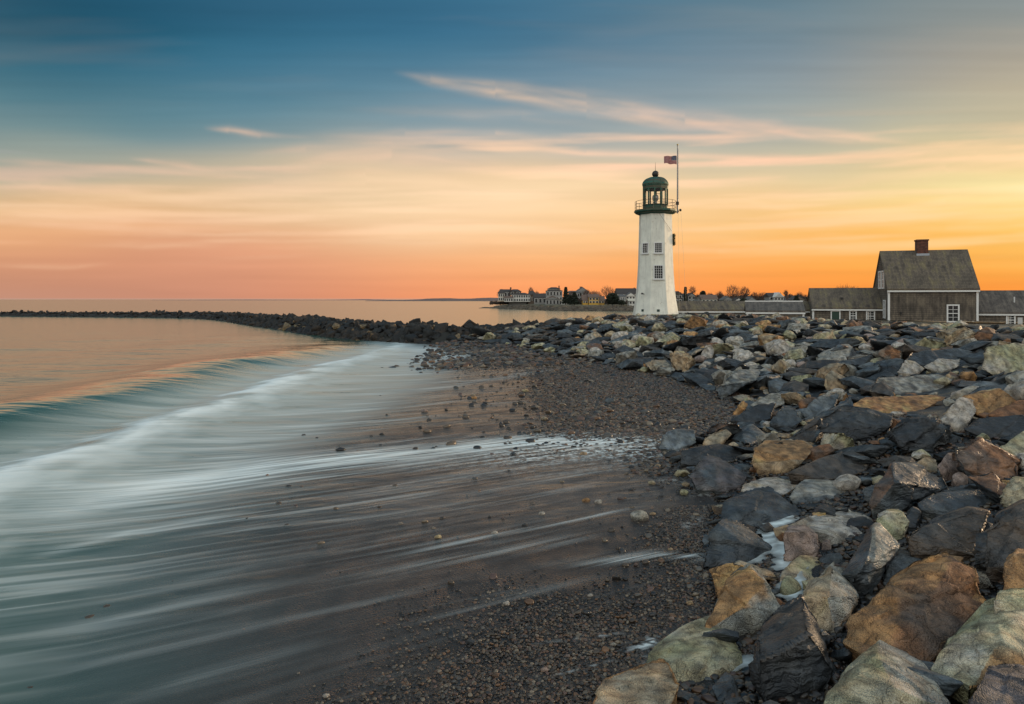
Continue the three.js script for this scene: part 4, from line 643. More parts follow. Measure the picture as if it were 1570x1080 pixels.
  for (let i = 0; i < 12; i++) { const a = (i + 0.5) * Math.PI / 6, c = Math.cos(a), s = Math.sin(a); mesh('lantern_post', box(-0.085, yg0, -0.06, 0.085, yg1, 0.07).applyMatrix4(new THREE.Matrix4().makeRotationY(a).setPosition(s * R * .97, 0, c * R * .97)), copper, lh); }
  const clear = new THREE.MeshPhysicalMaterial({ color: 0xffffff, transmission: 1, thickness: 0, roughness: 0.03, ior: 1.45 });
  for (let i = 0; i < 12; i++) { const a = i * Math.PI / 6, rr = R * .93; mesh('glass_pane', new THREE.PlaneGeometry(2 * rr * Math.tan(Math.PI / 12) - .2, yg1 - yg0).translate(0, (yg0 + yg1) / 2, rr).applyMatrix4(new THREE.Matrix4().makeRotationY(a)), clear, lh); }
  mesh('lantern_frieze', lathe8([[R * .8, yg1], [R * 1.04, yg1], [R * 1.04, yg1 + .34], [R * 1.07, yg1 + .4], [R * 1.07, yg1 + .5], [R * .8, yg1 + .5]], 10), copper, lh);
  const dome = []; const yd = yg1 + .5, hd = (480 - 272) * k - yd; for (let i = 0; i <= 12; i++) { const t = i / 12 * Math.PI / 2; dome.push([R * 1.0 * Math.pow(Math.cos(t), 0.85) + 0.08, yd + hd * Math.sin(t)]); }
  mesh('dome', new THREE.LatheGeometry(dome.map(([r, y]) => new THREE.Vector2(Math.max(r, 0.02), y)), 24), copper, lh);
  mesh('dome_rib', join(Array.from({ length: 10 }, (_, i) => { const a = turn + (i + .5) * Math.PI / 5; return new THREE.TubeGeometry(new THREE.CatmullRomCurve3(dome.slice(0, 12).map(([r, y]) => V(Math.sin(a) * r, y, Math.cos(a) * r))), 14, 0.035, 5); })), copper, lh);
  mesh('vent_ball', [new THREE.SphereGeometry(5.2 * k, 24, 16).translate(0, (480 - 267) * k, 0), new THREE.CylinderGeometry(.17, .28, .4, 12).translate(0, (480 - 272.5) * k, 0)], darkMetal, lh);
  mesh('lightning_rod', tube(V(0, (480 - 263) * k, 0), V(0, (480 - 249) * k, 0), 0.03, 0.012), darkMetal, lh);
  mesh('lens', new THREE.LatheGeometry([[0.02, 0], [.2, 0], [.22, .3], [.12, .35], [.3, .5], [.34, .75], [.3, 1.0], [.12, 1.1], [.02, 1.15]].map(([r, y]) => new THREE.Vector2(r, y + yg0)), 14), std({ color: rgb(0.35, 0.33, 0.3), roughness: 0.25, metalness: 0.3 }), lh);
  mesh('lens_bracket', [tube(V(.5, yg0, 0), V(.5, yg0 + 1.2, 0), .03), tube(V(.1, yg0 + 1.2, 0), V(.5, yg0 + 1.2, 0), .03)], darkMetal, lh);
  const rr = 30.8 * k, top = y2 + 13.5 * k;
  for (let i = 0; i < 12; i++) { const a = turn + i * Math.PI / 6 + .26; mesh('railing_post', tube(V(Math.sin(a) * rr, y2, Math.cos(a) * rr), V(Math.sin(a) * rr, top, Math.cos(a) * rr), .028), darkMetal, lh); }
  for (const y of [top, y2 + 9 * k, y2 + 4.5 * k]) mesh('railing', new THREE.TorusGeometry(rr, .02, 5, 48).rotateX(Math.PI / 2).translate(0, y, 0), darkMetal, lh);
  mesh('cable', tube(V(-.1, (480 - 331) * k, radiusAt(0) + .0), V(1.5, (480 - 356) * k, 1.0), .012), darkMetal, lh).visible = true;
  // flagpole on the gallery's right side
  const fx = (1039 - 1005) * k, pole = group('flagpole', V(base.x + fx, base.y + y2 - 0.3, base.z)); tag(pole, 'tall thin flagpole rising from the right side of the lighthouse gallery', 'flagpole');
  const poleH = (480 - 222) * k - y2 + 0.3, steel = std({ color: rgb(0.30, 0.29, 0.28), roughness: 0.5, metalness: 0.3 });
  mesh('pole', tube(V(0, 0, 0), V(0, poleH, 0), 0.09, 0.055, 10), steel, pole); mesh('finial', new THREE.SphereGeometry(.1, 10, 8).translate(0, poleH, 0), std({ color: rgb(.5, .38, .15), roughness: .4, metalness: .5 }), pole);
  mesh('clamp', [box(-.3, 0.1, -.08, .12, .3, .08), box(-.12, .9, -.12, .12, 1.25, .12), new THREE.SphereGeometry(.14, 8, 6).translate(.3, .35, 0)], darkMetal, pole);
  mesh('halyard', [tube(V(.1, poleH - .4, 0), V(.14, 1.5, 0), .01), tube(V(.05, .3, 0), V(0.1, -y2 + 0.3, .5), .007), tube(V(.35, .3, 0), V(.9, -y2 + .3, .3), .007)], steel, pole);
  // the flag, print on cloth: thirteen stripes and a canton with fifty stars
  const cv = document.createElement('canvas'); cv.width = 760; cv.height = 400; const c = cv.getContext('2d');
  for (let i = 0; i < 13; i++) { c.fillStyle = i % 2 ? '#b29c96' : '#8a1c2a'; c.fillRect(0, i * 400 / 13, 760, 400 / 13 + 1); }
  c.fillStyle = '#1e2748'; c.fillRect(0, 0, 304, 400 * 7 / 13); c.fillStyle = '#e4e0dc';
  for (let ry = 0; ry < 9; ry++) for (let rx = 0; rx < (ry % 2 ? 5 : 6); rx++) { const x = 304 * ((ry % 2 ? 2 : 1) + 2 * rx) / 12, y = 400 * 7 / 13 * (ry + 1) / 10; c.beginPath(); for (let p = 0; p < 10; p++) { const a = -Math.PI / 2 + p * Math.PI / 5, q = p % 2 ? 4.5 : 11.5; c.lineTo(x + q * Math.cos(a), y + q * Math.sin(a)); } c.fill(); }
  const ft = new THREE.CanvasTexture(cv); ft.colorSpace = THREE.SRGBColorSpace;
  const fw = 1.32, fh = 0.92, nx = 40, ny = 14, fp = [], fu = [], fi = [];
  for (const side of [0, 1]) for (let j = 0; j <= ny; j++) for (let i = 0; i <= nx; i++) { const u = i / nx, v = j / ny; fp.push(-0.1 - fw * u, fh * (v - 1) * (1 - .18 * u) - 0.05 * u + .03 * Math.sin(u * 9) - .12 * u * (1 - v) * 0, .16 * u * Math.sin(u * 10 + v * 1.2) + (side ? .012 : 0)); fu.push(u, v); }
  for (const s of [0, 1]) for (let j = 0; j < ny; j++) for (let i = 0; i < nx; i++) { const a = s * (nx + 1) * (ny + 1) + j * (nx + 1) + i, b = a + 1, d = a + nx + 1, e = d + 1; s ? fi.push(a, d, b, b, d, e) : fi.push(a, b, d, b, e, d); }
  const fg = new THREE.BufferGeometry(); fg.setAttribute('position', new THREE.Float32BufferAttribute(fp, 3)); fg.setAttribute('uv', new THREE.Float32BufferAttribute(fu, 2)); fg.setIndex(fi); fg.computeVertexNormals();
  const fl = mesh('flag', fg, std({ map: ft, roughness: .85, side: THREE.DoubleSide })); fl.position.set(pole.position.x, base.y + (480 - 239) * k, base.z); tag(fl, 'red, white and blue flag flying at half height on the flagpole', 'flag');
  // wreath of evergreen on the tower's right flank
  const r = rng(12), lf = []; for (let i = 0; i < 420; i++) { const a = r() * 6.283, b = r() * 6.283, q = .15 * Math.sqrt(r()), R2 = .48 + q * Math.cos(b); const g = new THREE.ConeGeometry(.025, .16, 4); g.rotateX(r() * 6); g.rotateZ(r() * 6); g.translate(R2 * Math.cos(a), R2 * Math.sin(a) * 1.05, q * Math.sin(b)); lf.push(g); }
  const wr = mesh('wreath', join(lf), std({ color: rgb(.025, .045, .02), roughness: .9 })); const wa = turn + Math.PI * .47, wy = (480 - 368) * k; wr.rotation.y = wa; wr.position.set(base.x + Math.sin(wa) * (radiusAt(wy) + .22), base.y + wy, base.z + Math.cos(wa) * (radiusAt(wy) + .22)); tag(wr, 'dark evergreen wreath hanging on the right flank of the lighthouse tower', 'wreath');
}

// ------------------------------------------------------------------ shingled buildings
const shingleTex = (tone, seed, moss) => texture(1024, 1024, (u, v) => {
  const row = Math.floor(v * 22), y = v * 22 - row, sh = PERM[row * 7 % 256] / 255, x = u * 28 + sh, id = Math.floor(x), fx = x - id, rnd = PERM[(PERM[(id % 28 + 28) % 28 + seed] + row) & 255] / 255;
  const j = Math.min(sstep(0, 0.18, y), sstep(0, 0.07, fx)), a = fbm(u * 5, v * 5, seed, 5, 5, 5), s = fbm(u * 16, v * 2, seed + 4, 4, 16, 2);
  const q = (0.72 + 0.12 * rnd + 0.28 * a + 0.38 * s) * lerp(0.4, 1, j), m = moss * sstep(0.0, 0.4, a + s);
  return [tone[0] * q * (1 - .12 * m), tone[1] * q * (1 - .1 * m), tone[2] * q * (1 - .3 * m)];
}, true, 1 / 4.2);
const shingleBump = texture(1024, 1024, (u, v) => { const row = Math.floor(v * 22), y = v * 22 - row, sh = PERM[row * 7 % 256] / 255, x = u * 28 + sh, id = Math.floor(x), fx = x - id; return (0.95 - 0.55 * y) * lerp(0.5, 1, sstep(0, 0.06, fx)) + 0.1 * PERM[(PERM[(id % 28 + 28) % 28] + row) & 255] / 255; }, false, 1 / 4.2);
const wallMat = std({ map: shingleTex([0.49, 0.445, 0.39], 3, 0.1), bumpMap: shingleBump, bumpScale: 0.03, roughness: 0.85 });
const roofMat = std({ map: shingleTex([0.52, 0.465, 0.395], 40, 0.5), bumpMap: shingleBump, bumpScale: 0.04, roughness: 0.85 });
const greyRoof = std({ map: shingleTex([0.47, 0.435, 0.40], 90, 0.1), bumpMap: shingleBump, bumpScale: 0.03, roughness: 0.85 });
const brickMat = std({ map: texture(512, 512, (u, v) => { const row = Math.floor(v * 20), y = v * 20 - row, x = u * 8 + (row % 2) * 0.5, id = Math.floor(x), fx = x - id, j = Math.min(sstep(0, .16, y), sstep(0, .07, fx)), q = .75 + .4 * PERM[(id * 13 + row * 7) & 255] / 255 + .3 * fbm(u * 6, v * 6, 2, 4, 6, 6); return j < .5 ? [.34, .29, .26] : [.37 * q, .23 * q, .18 * q]; }, true, 1 / 1.5), roughness: .9 });
// a house body in its own axes: x along the front, z towards the viewer; ridge along x
function gable(parent, L, dep, hw, hr, o = {}) {
  const e = o.eave ?? 0.22, v = [[0, 0, 0], [L, 0, 0], [L, 0, -dep], [0, 0, -dep], [0, hw, 0], [L, hw, 0], [L, hw, -dep], [0, hw, -dep], [0, hr, -dep / 2], [L, hr, -dep / 2]];
  mesh('wall', solid(v, [[0, 1, 5, 4], [1, 2, 6, 9, 5], [2, 3, 7, 6], [3, 0, 4, 8, 7]]), o.wall || wallMat, parent);
  const sl = (hr - hw) / (dep / 2), t = 0.16, q = o.rake ?? 0.1;
  const slab = (z0, y0, z1, y1) => solid([[-q, y0, z0], [L + q, y0, z0], [L + q, y1, z1], [-q, y1, z1], [-q, y0 + t, z0], [L + q, y0 + t, z0], [L + q, y1 + t, z1], [-q, y1 + t, z1]], [[4, 5, 6, 7], [0, 3, 2, 1], [0, 1, 5, 4], [1, 2, 6, 5], [2, 3, 7, 6], [3, 0, 4, 7]]);
  const roof = mesh('roof', [slab(e, hw - e * sl + .01, -dep / 2, hr + .01), slab(-dep - e, hw - e * sl + .01, -dep / 2, hr + .01).applyMatrix4(new THREE.Matrix4())], o.roof || roofMat, parent);
  if (o.trim !== false) {
    mesh('eave_board', box(-q, hw - e * sl - 0.16, e - .10, L + q, hw - e * sl + .005, e - .02), whiteTrim, parent);
    for (const x of [0, L]) mesh('corner_board', box(x - (x ? .16 : .025), 0, -.12, x + (x ? .025 : .16), hw - e * sl - .17, .028), whiteTrim, parent);
    const rk = (x) => solid([[x, hw - .2, 0], [x + .05, hw - .2, 0], [x + .05, hr - .2, -dep / 2], [x, hr - .2, -dep / 2], [x, hw, 0], [x + .05, hw, 0], [x + .05, hr, -dep / 2], [x, hr, -dep / 2]], [[4, 5, 6, 7], [0, 3, 2, 1], [0, 1, 5, 4], [1, 2, 6, 5], [2, 3, 7, 6], [3, 0, 4, 7]]);
    mesh('rake_board', rk(-.055), whiteTrim, parent); mesh('rake_board', rk(L + .005), whiteTrim, parent);
  }
  return roof;
}
function houseWindow(parent, x0, y0, x1, y1, o = {}) {
  const w = new THREE.Group(); w.name = o.door ? 'door' : 'window'; parent.add(w); const m = o.side ? new THREE.Matrix4().makeRotationY(-Math.PI / 2).setPosition(0, 0, 0) : new THREE.Matrix4(), f = o.f ?? 0.13;
  const put = (n, g, mat) => mesh(n, g.applyMatrix4(m), mat, w);
  put('frame', join([box(x0 - f, y0 - (o.door ? 0 : f), -.05, x0, y1 + f, .06), box(x1, y0 - (o.door ? 0 : f), -.05, x1 + f, y1 + f, .06), box(x0, y1, -.05, x1, y1 + f, .058), ...(o.door ? [] : [box(x0, y0 - f, -.05, x1, y0, .07)])]), whiteTrim);
  if (o.door) put('leaf', box(x0, y0, -.05, x1, y1, .02), std({ color: rgb(.012, .045, .028), roughness: .45 }));
  else {
    put('pane', box(x0, y0, -.05, x1, y1, .012), o.lit ? o.lit : glassDark);
    const mt = [box(x0, (y0 + y1) / 2 - .035, .012, x1, (y0 + y1) / 2 + .035, .045)]; const nx = o.nx || 3; for (let i = 1; i < nx; i++) mt.push(box(lerp(x0, x1, i / nx) - .016, y0, .012, lerp(x0, x1, i / nx) + .016, y1, .036)); for (const t of [.25, .75]) mt.push(box(x0, lerp(y0, y1, t) - .016, .012, x1, lerp(y0, y1, t) + .016, .034));
    put('sash', join(mt), whiteTrim);
    if (o.curtain) put('curtain', box(x0 + .04, y0 + .03, .0125, lerp(x0, x1, .3), y1 - .04, .0165), std({ color: rgb(.5, .46, .4), roughness: .9 }));
  }
}
const Y0 = 1.9;
{
  // the gabled house, turned so that its left gable shows
  const d0 = 68, A = P(1362, 492, d0), turn = -17 * DEG, h = group('gabled_house', V(A.x, Y0, A.z), turn); tag(h, 'brown shingled house with steep grey roof and one brick chimney', 'house');
  const k = d0 / F, L = 7.75, dep = 6.6, hw = A.y - Y0 + (492 - 442.5) * k + .05, hr = CAMH + (HY - 387.5) * 71.2 / F - Y0;
  gable(h, L, dep, hw, hr);
  const along = (x0, d0) => (px) => { const m = (px - CX) / F, c = Math.cos(turn), n = Math.sin(-turn); return (m * d0 - x0) / (c + m * n); };
  const hx = along(A.x, d0); houseWindow(h, hx(1454), A.y - Y0 + .02, hx(1469), A.y - Y0 + 1.5, { nx: 2 });
  for (const z of [-2.2, -3.7]) houseWindow(h, z - .42, 3.3, z + .42, 4.9, { side: true, nx: 2 });
  houseWindow(h, -1.9, .3, -1.2, 1.9, { side: true, nx: 2 });
  const cx = 3.75; const ch = mesh('chimney', box(cx - .5, hr - .9, -dep / 2 - .45, cx + .5, hr + 1.1, -dep / 2 + .45), brickMat, h);
  mesh('chimney_cap', box(cx - .56, hr + 1.1, -dep / 2 - .51, cx + .56, hr + 1.24, -dep / 2 + .51), brickMat, ch); mesh('flashing', box(cx - .58, hr - .95, -dep / 2 + .33, cx + .58, hr - .2, -dep / 2 + .52), std({ color: rgb(.36, .40, .44), roughness: .5, metalness: .4 }), ch);
  mesh('wall_lamp', [box(1.08, .5, .0, 1.16, .78, .1), box(1.05, .78, 0, 1.19, .86, .14)], std({ color: rgb(.02, .02, .02), roughness: .5 }), h);
  // left annex
  const dA = 72.3, a0 = P(1246, 492, dA), an = group('annex', V(a0.x, Y0, a0.z), turn); tag(an, 'low shingled annex with green door left of the gabled house', 'annex');
  const ax = along(a0.x, dA), ka = (dA - 1.2) / F, wa = CAMH + (HY - 471.8) * ka - Y0, ra = CAMH + (HY - 444) * (dA + 1) / F - Y0;
  gable(an, 7.6, 4.6, wa, ra, { eave: .2 });
  houseWindow(an, ax(1275.5), 0, ax(1287), wa - .42, { door: true, f: .11 }); houseWindow(an, ax(1304), wa - 1.32, ax(1312), wa - .4, { nx: 2, f: .11 }); houseWindow(an, ax(1330), wa - 1.36, ax(1340), wa - .4, { nx: 2, f: .12, curtain: true });
  mesh('vent', [box(ax(1292), wa + .55, -.9, ax(1292) + .14, wa + .98, -.75), box(ax(1292) - .06, wa + .98, -.96, ax(1292) + .2, wa + 1.05, -.7)], std({ color: rgb(.03, .03, .03), roughness: .6 }), an.children.find((c) => c.name === 'roof'));
  // right annex
  const dR = 67.5, r0 = P(1491, 496, dR), ar = group('annex', V(r0.x, Y0 - .1, r0.z), turn); tag(ar, 'low shingled annex with white window right of the gabled house', 'annex');
  const rx = along(r0.x, dR), kr = (dR - 1) / F, wr = CAMH + (HY - 479) * kr - Y0 + .1, rr = CAMH + (HY - 448) * (dR + 1.4) / F - Y0 + .1;
  gable(ar, 12, 4.8, wr, rr, { eave: .2, roof: greyRoof });
  houseWindow(ar, rx(1545), wr - 1.22, rx(1555), wr - .3, { nx: 2, f: .13, curtain: true });
  mesh('notice_board', [box(rx(1560.5), wr - 1.25, .0, rx(1568), wr - .5, .05)], std({ color: rgb(.55, .55, .53), roughness: .6 }), ar); mesh('wall_lamp', [box(rx(1513), wr - .42, 0, rx(1515), wr - .2, .12), box(rx(1518), wr - .38, 0, rx(1519.5), wr - .25, .1)], std({ color: rgb(.03, .03, .03), roughness: .5 }), ar);
  mesh('vent_pipe', tube(V(rx(1562), wr + .9, -1), V(rx(1562), wr + 1.5, -1), .07, .07, 8), std({ color: rgb(.6, .6, .58), roughness: .5 }), ar.children.find((c) => c.name === 'roof'));
  // low shed and the covered passage to the lighthouse
  const dS = 69, s0 = P(1145, 486, dS), sh = group('shed', V(s0.x, Y0 + .2, s0.z), turn); tag(sh, 'long low grey-roofed shed with white trim between lighthouse and house', 'shed');
  const ks = dS / F, ws = CAMH + (HY - 478) * ks - Y0 - .2, rs = CAMH + (HY - 464.6) * (dS + 2.2) / F - Y0 - .2;
  gable(sh, (1230 - 1145) * ks * .96, 4.4, ws, rs, { eave: .15, roof: greyRoof }); mesh('ridge_board', box(-.1, rs + .12, -2.36, (1230 - 1145) * ks * .96 + .1, rs + .23, -2.04), whiteTrim, sh);
  const dP = 74.5, p0 = P(1034, 480, dP), pa = group('covered_passage', V(p0.x, Y0 + .2, p0.z)); tag(pa, 'long covered passage with mossy grey roof joining the lighthouse to the shed', 'passage');
  const kp = dP / F, wp = CAMH + (HY - 476.4) * kp - Y0 - .2, rp = CAMH + (HY - 464) * (dP + 1.5) / F - Y0 - .2;
  gable(pa, (1250 - 1034) * kp, 3.0, wp, rp, { eave: .12 });
}

// ------------------------------------------------------------------ far shore with its village, and the hills beyond
const farWindow = std({ color: rgb(.03, .032, .035), roughness: .2 });
{
  const farFront = (x) => lerp(300, 228, sstep(-13, 22, x)) - 14 * sstep(22, 90, x) - 20 * sstep(90, 300, x);
  const D0 = 300, xs = (px, d) => (px - CX) * d / F;
  // land
  const g = new THREE.PlaneGeometry(1, 1, 160, 24), p = g.attributes.position, col = new Float32Array(p.count * 3);
  for (let i = 0; i < p.count; i++) {
    const u = p.getX(i) + .5, v = p.getY(i) + .5, x = lerp(-19, 330, u), front = farFront(x), d = front + 160 * v, tip = sstep(0, 26, x + 19 - 10 * Math.abs(v - .35) * 0);
    const s = v * 160; let y = -0.6 + tip * (1.3 + .6) * sstep(0, 9, s) + tip * (.35 * sstep(20, 60, s)) * (1 - sstep(120, 160, s)) + .35 * fbm(x * .2, s * .2, 3, 3) * tip * sstep(0, 3, s); if (s > 150) y = lerp(y, -1, (s - 150) / 10);
    p.setXYZ(i, x, y, -d); const n = fbm(x * .25, d * .25, 5, 4), gr = sstep(9, 13, s); for (let c = 0; c < 3; c++) col[i * 3 + c] = lerp([.085, .064, .042][c] * (1 + 1.2 * n), [.075, .07, .035][c] * (1 + .8 * n), gr);
  }
  g.setAttribute('color', new THREE.BufferAttribute(col, 3)); g.computeVertexNormals();
  tag(mesh('far_shore_terrain', g, std({ vertexColors: true, roughness: .95 })), 'low far shore with rocky bank under the village', null, null, 'structure');
  const r = rng(66), rocks = []; for (let k = 0; k < 1300; k++) { const x = lerp(-14, 90, r()), front = farFront(x), d = front + 1 + 8 * r(), y = -.4 + 1.8 * (d - front) / 9 * sstep(0, 26, x + 19) - .2, q = new THREE.IcosahedronGeometry(.5 + .7 * r(), 0); q.scale(1.2, .8, 1); q.rotateY(r() * 6); q.translate(x, y, -d); const c = .6 + .8 * r(), n = q.attributes.position.count, cc = new Float32Array(n * 3); for (let i = 0; i < n; i++) { cc[i * 3] = .09 * c; cc[i * 3 + 1] = .07 * c; cc[i * 3 + 2] = .048 * c; } q.setAttribute('color', new THREE.BufferAttribute(cc, 3)); rocks.push(q); }
  tag(mesh('seawall_rocks', mergeGeometries(rocks), std({ vertexColors: true, roughness: .9 })), 'brown rocks heaped along the far shore below the village', 'rocks', null, 'stuff');
  const mats = {}; const flat = (c, rough = .8) => (mats[c] ||= std({ color: rgb(...c), roughness: rough }));
  const wht = [.62, .6, .55], crm = [.55, .5, .4], gry = [.24, .24, .23], drk = [.075, .062, .052], yel = [.62, .37, .06], brn = [.16, .12, .09], roofD = [.055, .045, .04], roofB = [.15, .10, .075], roofG = [.12, .115, .11];
  // houses: blocks given as [left, right, bottom, eave, ridge, kind, wall, roof, rows, columns, setback]
  function village(name, label, d, blocks, extra) {
    const k = d / F, x0 = Math.min(...blocks.map((b) => b[0])), x1 = Math.max(...blocks.map((b) => b[1])), yb = Math.max(...blocks.map((b) => b[2])), o = P((x0 + x1) / 2, yb, d), h = group(name, o); tag(h, label, 'house', 'houses of the far village');
    for (const [l, rt, b, e, top, kind, wc, rc, rows, colsN, back = 0] of blocks) {
      const X0 = (l - (x0 + x1) / 2) * k, X1 = (rt - (x0 + x1) / 2) * k, B = (yb - b) * k - (b === yb ? 1 : 0), E = (yb - e) * k, T = (yb - top) * k, dp = Math.min(10, Math.max(5, (X1 - X0) * .8)), z = -back, W = X1 - X0, m = (X0 + X1) / 2;
      mesh('wall', box(X0, B, z - dp, X1, E, z), flat(wc), h); const q = .35; let rg;
      if (kind === 'hip') rg = solid([[X0 - q, E, z + q], [X1 + q, E, z + q], [X1 + q, E, z - dp - q], [X0 - q, E, z - dp - q], [lerp(X0, X1, .28), T, z - dp / 2], [lerp(X0, X1, .72), T, z - dp / 2]], [[0, 1, 5, 4], [1, 2, 5], [2, 3, 4, 5], [3, 0, 4], [0, 3, 2, 1]]);
      else if (kind === 'front') rg = solid([[X0 - q, E, z + q], [X1 + q, E, z + q], [X1 + q, E, z - dp - q], [X0 - q, E, z - dp - q], [m, T, z + q], [m, T, z - dp - q]], [[0, 4, 5, 3], [1, 2, 5, 4], [2, 3, 5], [0, 3, 2, 1], [0, 1, 4]]);
      else if (kind === 'flat') rg = box(X0 - q, E, z - dp - q, X1 + q, E + .35, z + q);
      else rg = solid([[X0 - q, E, z + q], [X1 + q, E, z + q], [X1 + q, E, z - dp - q], [X0 - q, E, z - dp - q], [X0 - q, T, z - dp / 2], [X1 + q, T, z - dp / 2]], [[0, 1, 5, 4], [1, 2, 5], [2, 3, 4, 5], [3, 0, 4], [0, 3, 2, 1]]);
      mesh('roof', rg, flat(rc), h);
      if (kind === 'front') mesh('gable_wall', solid([[X0, E, z + .05], [X1, E, z + .05], [m, T - .5, z + .05], [X0, E, z + q + .04], [X1, E, z + q + .04], [m, T - .5, z + q + .04]], [[3, 4, 5], [0, 2, 1], [0, 1, 4, 3], [1, 2, 5, 4], [2, 0, 3, 5]]), flat(wc), h);
      for (let j = 0; j < rows; j++) for (let i = 0; i < colsN; i++) { const cx = lerp(X0, X1, (i + .5) / colsN), hh = (E - Math.max(B, 0)) / rows, cy = Math.max(B, 0) + hh * (j + .52), w2 = Math.min(.55, W / colsN * .28), h2 = Math.min(.85, hh * .3); const w = mesh('window', box(cx - w2, cy - h2, z - .1, cx + w2, cy + h2, z + .06), farWindow, h); mesh('frame', [box(cx - w2 - .14, cy - h2, z - .1, cx - w2, cy + h2, z + .09), box(cx + w2, cy - h2, z - .1, cx + w2 + .14, cy + h2, z + .09), box(cx - w2 - .14, cy + h2, z - .1, cx + w2 + .14, cy + h2 + .14, z + .09)], flat([.6, .6, .57]), w); }
    }
    for (const [px, b, t, wpx, c] of extra || []) { const X = (px - (x0 + x1) / 2) * k; mesh('chimney', box(X - wpx * k / 2, (yb - b) * k, -4.2, X + wpx * k / 2, (yb - t) * k, -3), flat(c || [.1, .06, .05]), h); }
    return h;
  }
  village('far_house', 'big rambling white house with dark roofs at the tip of the far point', 318, [
    [764, 774, 462, 450, 443.5, 'hip', crm, roofD, 2, 3], [767, 783, 457, 447, 443.5, 'gable', gry, roofD, 1, 3, 4], [773, 786, 463, 457, 454, 'gable', wht, roofB, 1, 4, -2], [781, 799, 453, 447, 443.5, 'hip', drk, roofD, 1, 2, 3], [784, 813, 463, 452, 449, 'hip', wht, roofD, 2, 8, 0], [780, 807, 466, 462, 460, 'flat', gry, gry, 0, 0, 2]], [[783, 446, 440.5, 2.4]]);
  village('far_house', 'brown barn-like house with square turret right of the rambling white house', 316, [[810, 822, 466, 452, 446, 'hip', brn, roofD, 1, 2, 3], [819, 838, 466, 456.5, 450, 'gable', gry, roofD, 1, 3]], []);
  village('far_house', 'tall white house with two-tier hip roof and white garage doors', 300, [[838, 863, 463, 446, 443.5, 'hip', gry, roofD, 2, 5, 2], [841, 860, 444.5, 443, 440.2, 'hip', crm, roofD, 0, 0, 4], [836, 857, 468, 459, 454, 'front', gry, roofB, 1, 4, -3], [857, 872, 468, 461, 459, 'flat', wht, crm, 1, 4, -2]], [[858, 443, 438, 1.6]]);
  village('far_house', 'grey many-gabled house half hidden by dark trees behind the yellow house', 340, [[873, 889, 463, 449, 446, 'gable', gry, roofG, 2, 4], [883, 904, 463, 448, 440, 'front', gry, roofG, 2, 4, 2]], [[892, 441, 439.5, 4]]);
  village('far_house', 'small yellow house with dark brown roof on the far shore', 285, [[903, 918, 466, 456, 451, 'gable', yel, roofB, 2, 3], [894, 902, 466, 461, 452, 'gable', yel, roofB, 1, 2, 1], [918, 927, 466, 461, 454, 'gable', [.42, .25, .05], roofB, 1, 2, .5]], [[923, 456, 452, 1.6]]);
  village('far_house', 'large white house with wide dark roof just left of the lighthouse', 270, [[947, 976, 461, 451, 442, 'gable', wht, roofD, 1, 5], [958, 972, 461, 454, 448, 'front', wht, roofG, 1, 3, -3], [947, 957, 462, 455, 451.5, 'hip', wht, roofG, 1, 4, -4], [960, 978, 467, 461.5, 458, 'gable', wht, crm, 1, 4, -7]], [[975, 446, 441, 1.4]]);
  village('far_house', 'dark gabled house just right of the lighthouse base', 285, [[1034, 1046, 465, 452, 446.5, 'front', drk, roofD, 2, 2], [1046, 1056, 465, 455, 450, 'gable', gry, roofD, 1, 2, 3]], []);
  village('far_house', 'grey house with white windows half hidden behind dark brush', 290, [[1055, 1066, 465, 454, 449, 'front', gry, roofD, 2, 2]], []);
  village('far_house', 'low cream house with long brown roof in the village', 270, [[1076, 1100, 466, 459, 452, 'gable', crm, roofB, 1, 4], [1071, 1077, 466, 457, 454, 'flat', gry, roofG, 0, 0, 1]], [[1095, 453, 450.5, 1.2]]);
  village('far_house', 'grey house with white-edged gable under the large bare trees', 275, [[1109, 1123, 466, 460, 454.5, 'front', gry, roofG, 1, 2]], []);
  village('far_house', 'small dark-roofed white cottage right of the large bare trees', 272, [[1127, 1138, 466, 461, 456, 'front', wht, roofD, 1, 2]], []);
  village('far_house', 'small grey cottage between the large bare trees and the white gabled house', 276, [[1146, 1159, 465, 461, 455, 'front', gry, roofG, 1, 2]], []);
  village('far_house', 'white-trimmed gabled house with dark roof above the low shed', 265, [[1181, 1201, 466, 455, 449, 'gable', gry, roofD, 2, 3, 1], [1186, 1200, 466, 456, 448.6, 'front', [.42, .42, .4], wht, 2, 3, -1]], [[1213, 460, 454, 1.4]]);
  village('far_house', 'low dark house right of the white-trimmed gabled house', 280, [[1200, 1216, 466, 461, 457, 'gable', drk, roofD, 1, 3], [1164, 1181, 466, 463, 461, 'gable', gry, roofG, 0, 0, -3]], []);
  village('far_house', 'dark house with pointed roof beside the left annex', 260, [[1216, 1234, 467, 460, 453.5, 'front', brn, roofD, 1, 2]], []);
  // trees of the village
  const bark = std({ color: rgb(.095, .058, .046), roughness: .95 }), needle = std({ color: rgb(.022, .03, .016), roughness: .95 });
  const tr = rng(900);
  function bareTree(label, px, pyB, pyT, wpx, d) {
    const k = d / F, t = group('bare_tree', P(px, pyB, d)), H = (pyB - pyT) * k, W = wpx * k / 2, trunk = [], twigs = []; tag(t, label, 'tree', 'bare trees of the far village');
    trunk.push(tube(V(0, -1.5, 0), V(0, H * .35, 0), .2 + H * .012, .16, 6));
    const cy = H * .62, ry = H * .38, inside = () => { const z = tr() * 2 - 1, a = tr() * 6.283, q = Math.sqrt(1 - z * z), m = Math.cbrt(.08 + .92 * tr()) * (.82 + .25 * noise(a * 1.4, z * 2, px)); return V(q * Math.cos(a) * W * m, cy + z * ry * m, q * Math.sin(a) * W * m); };
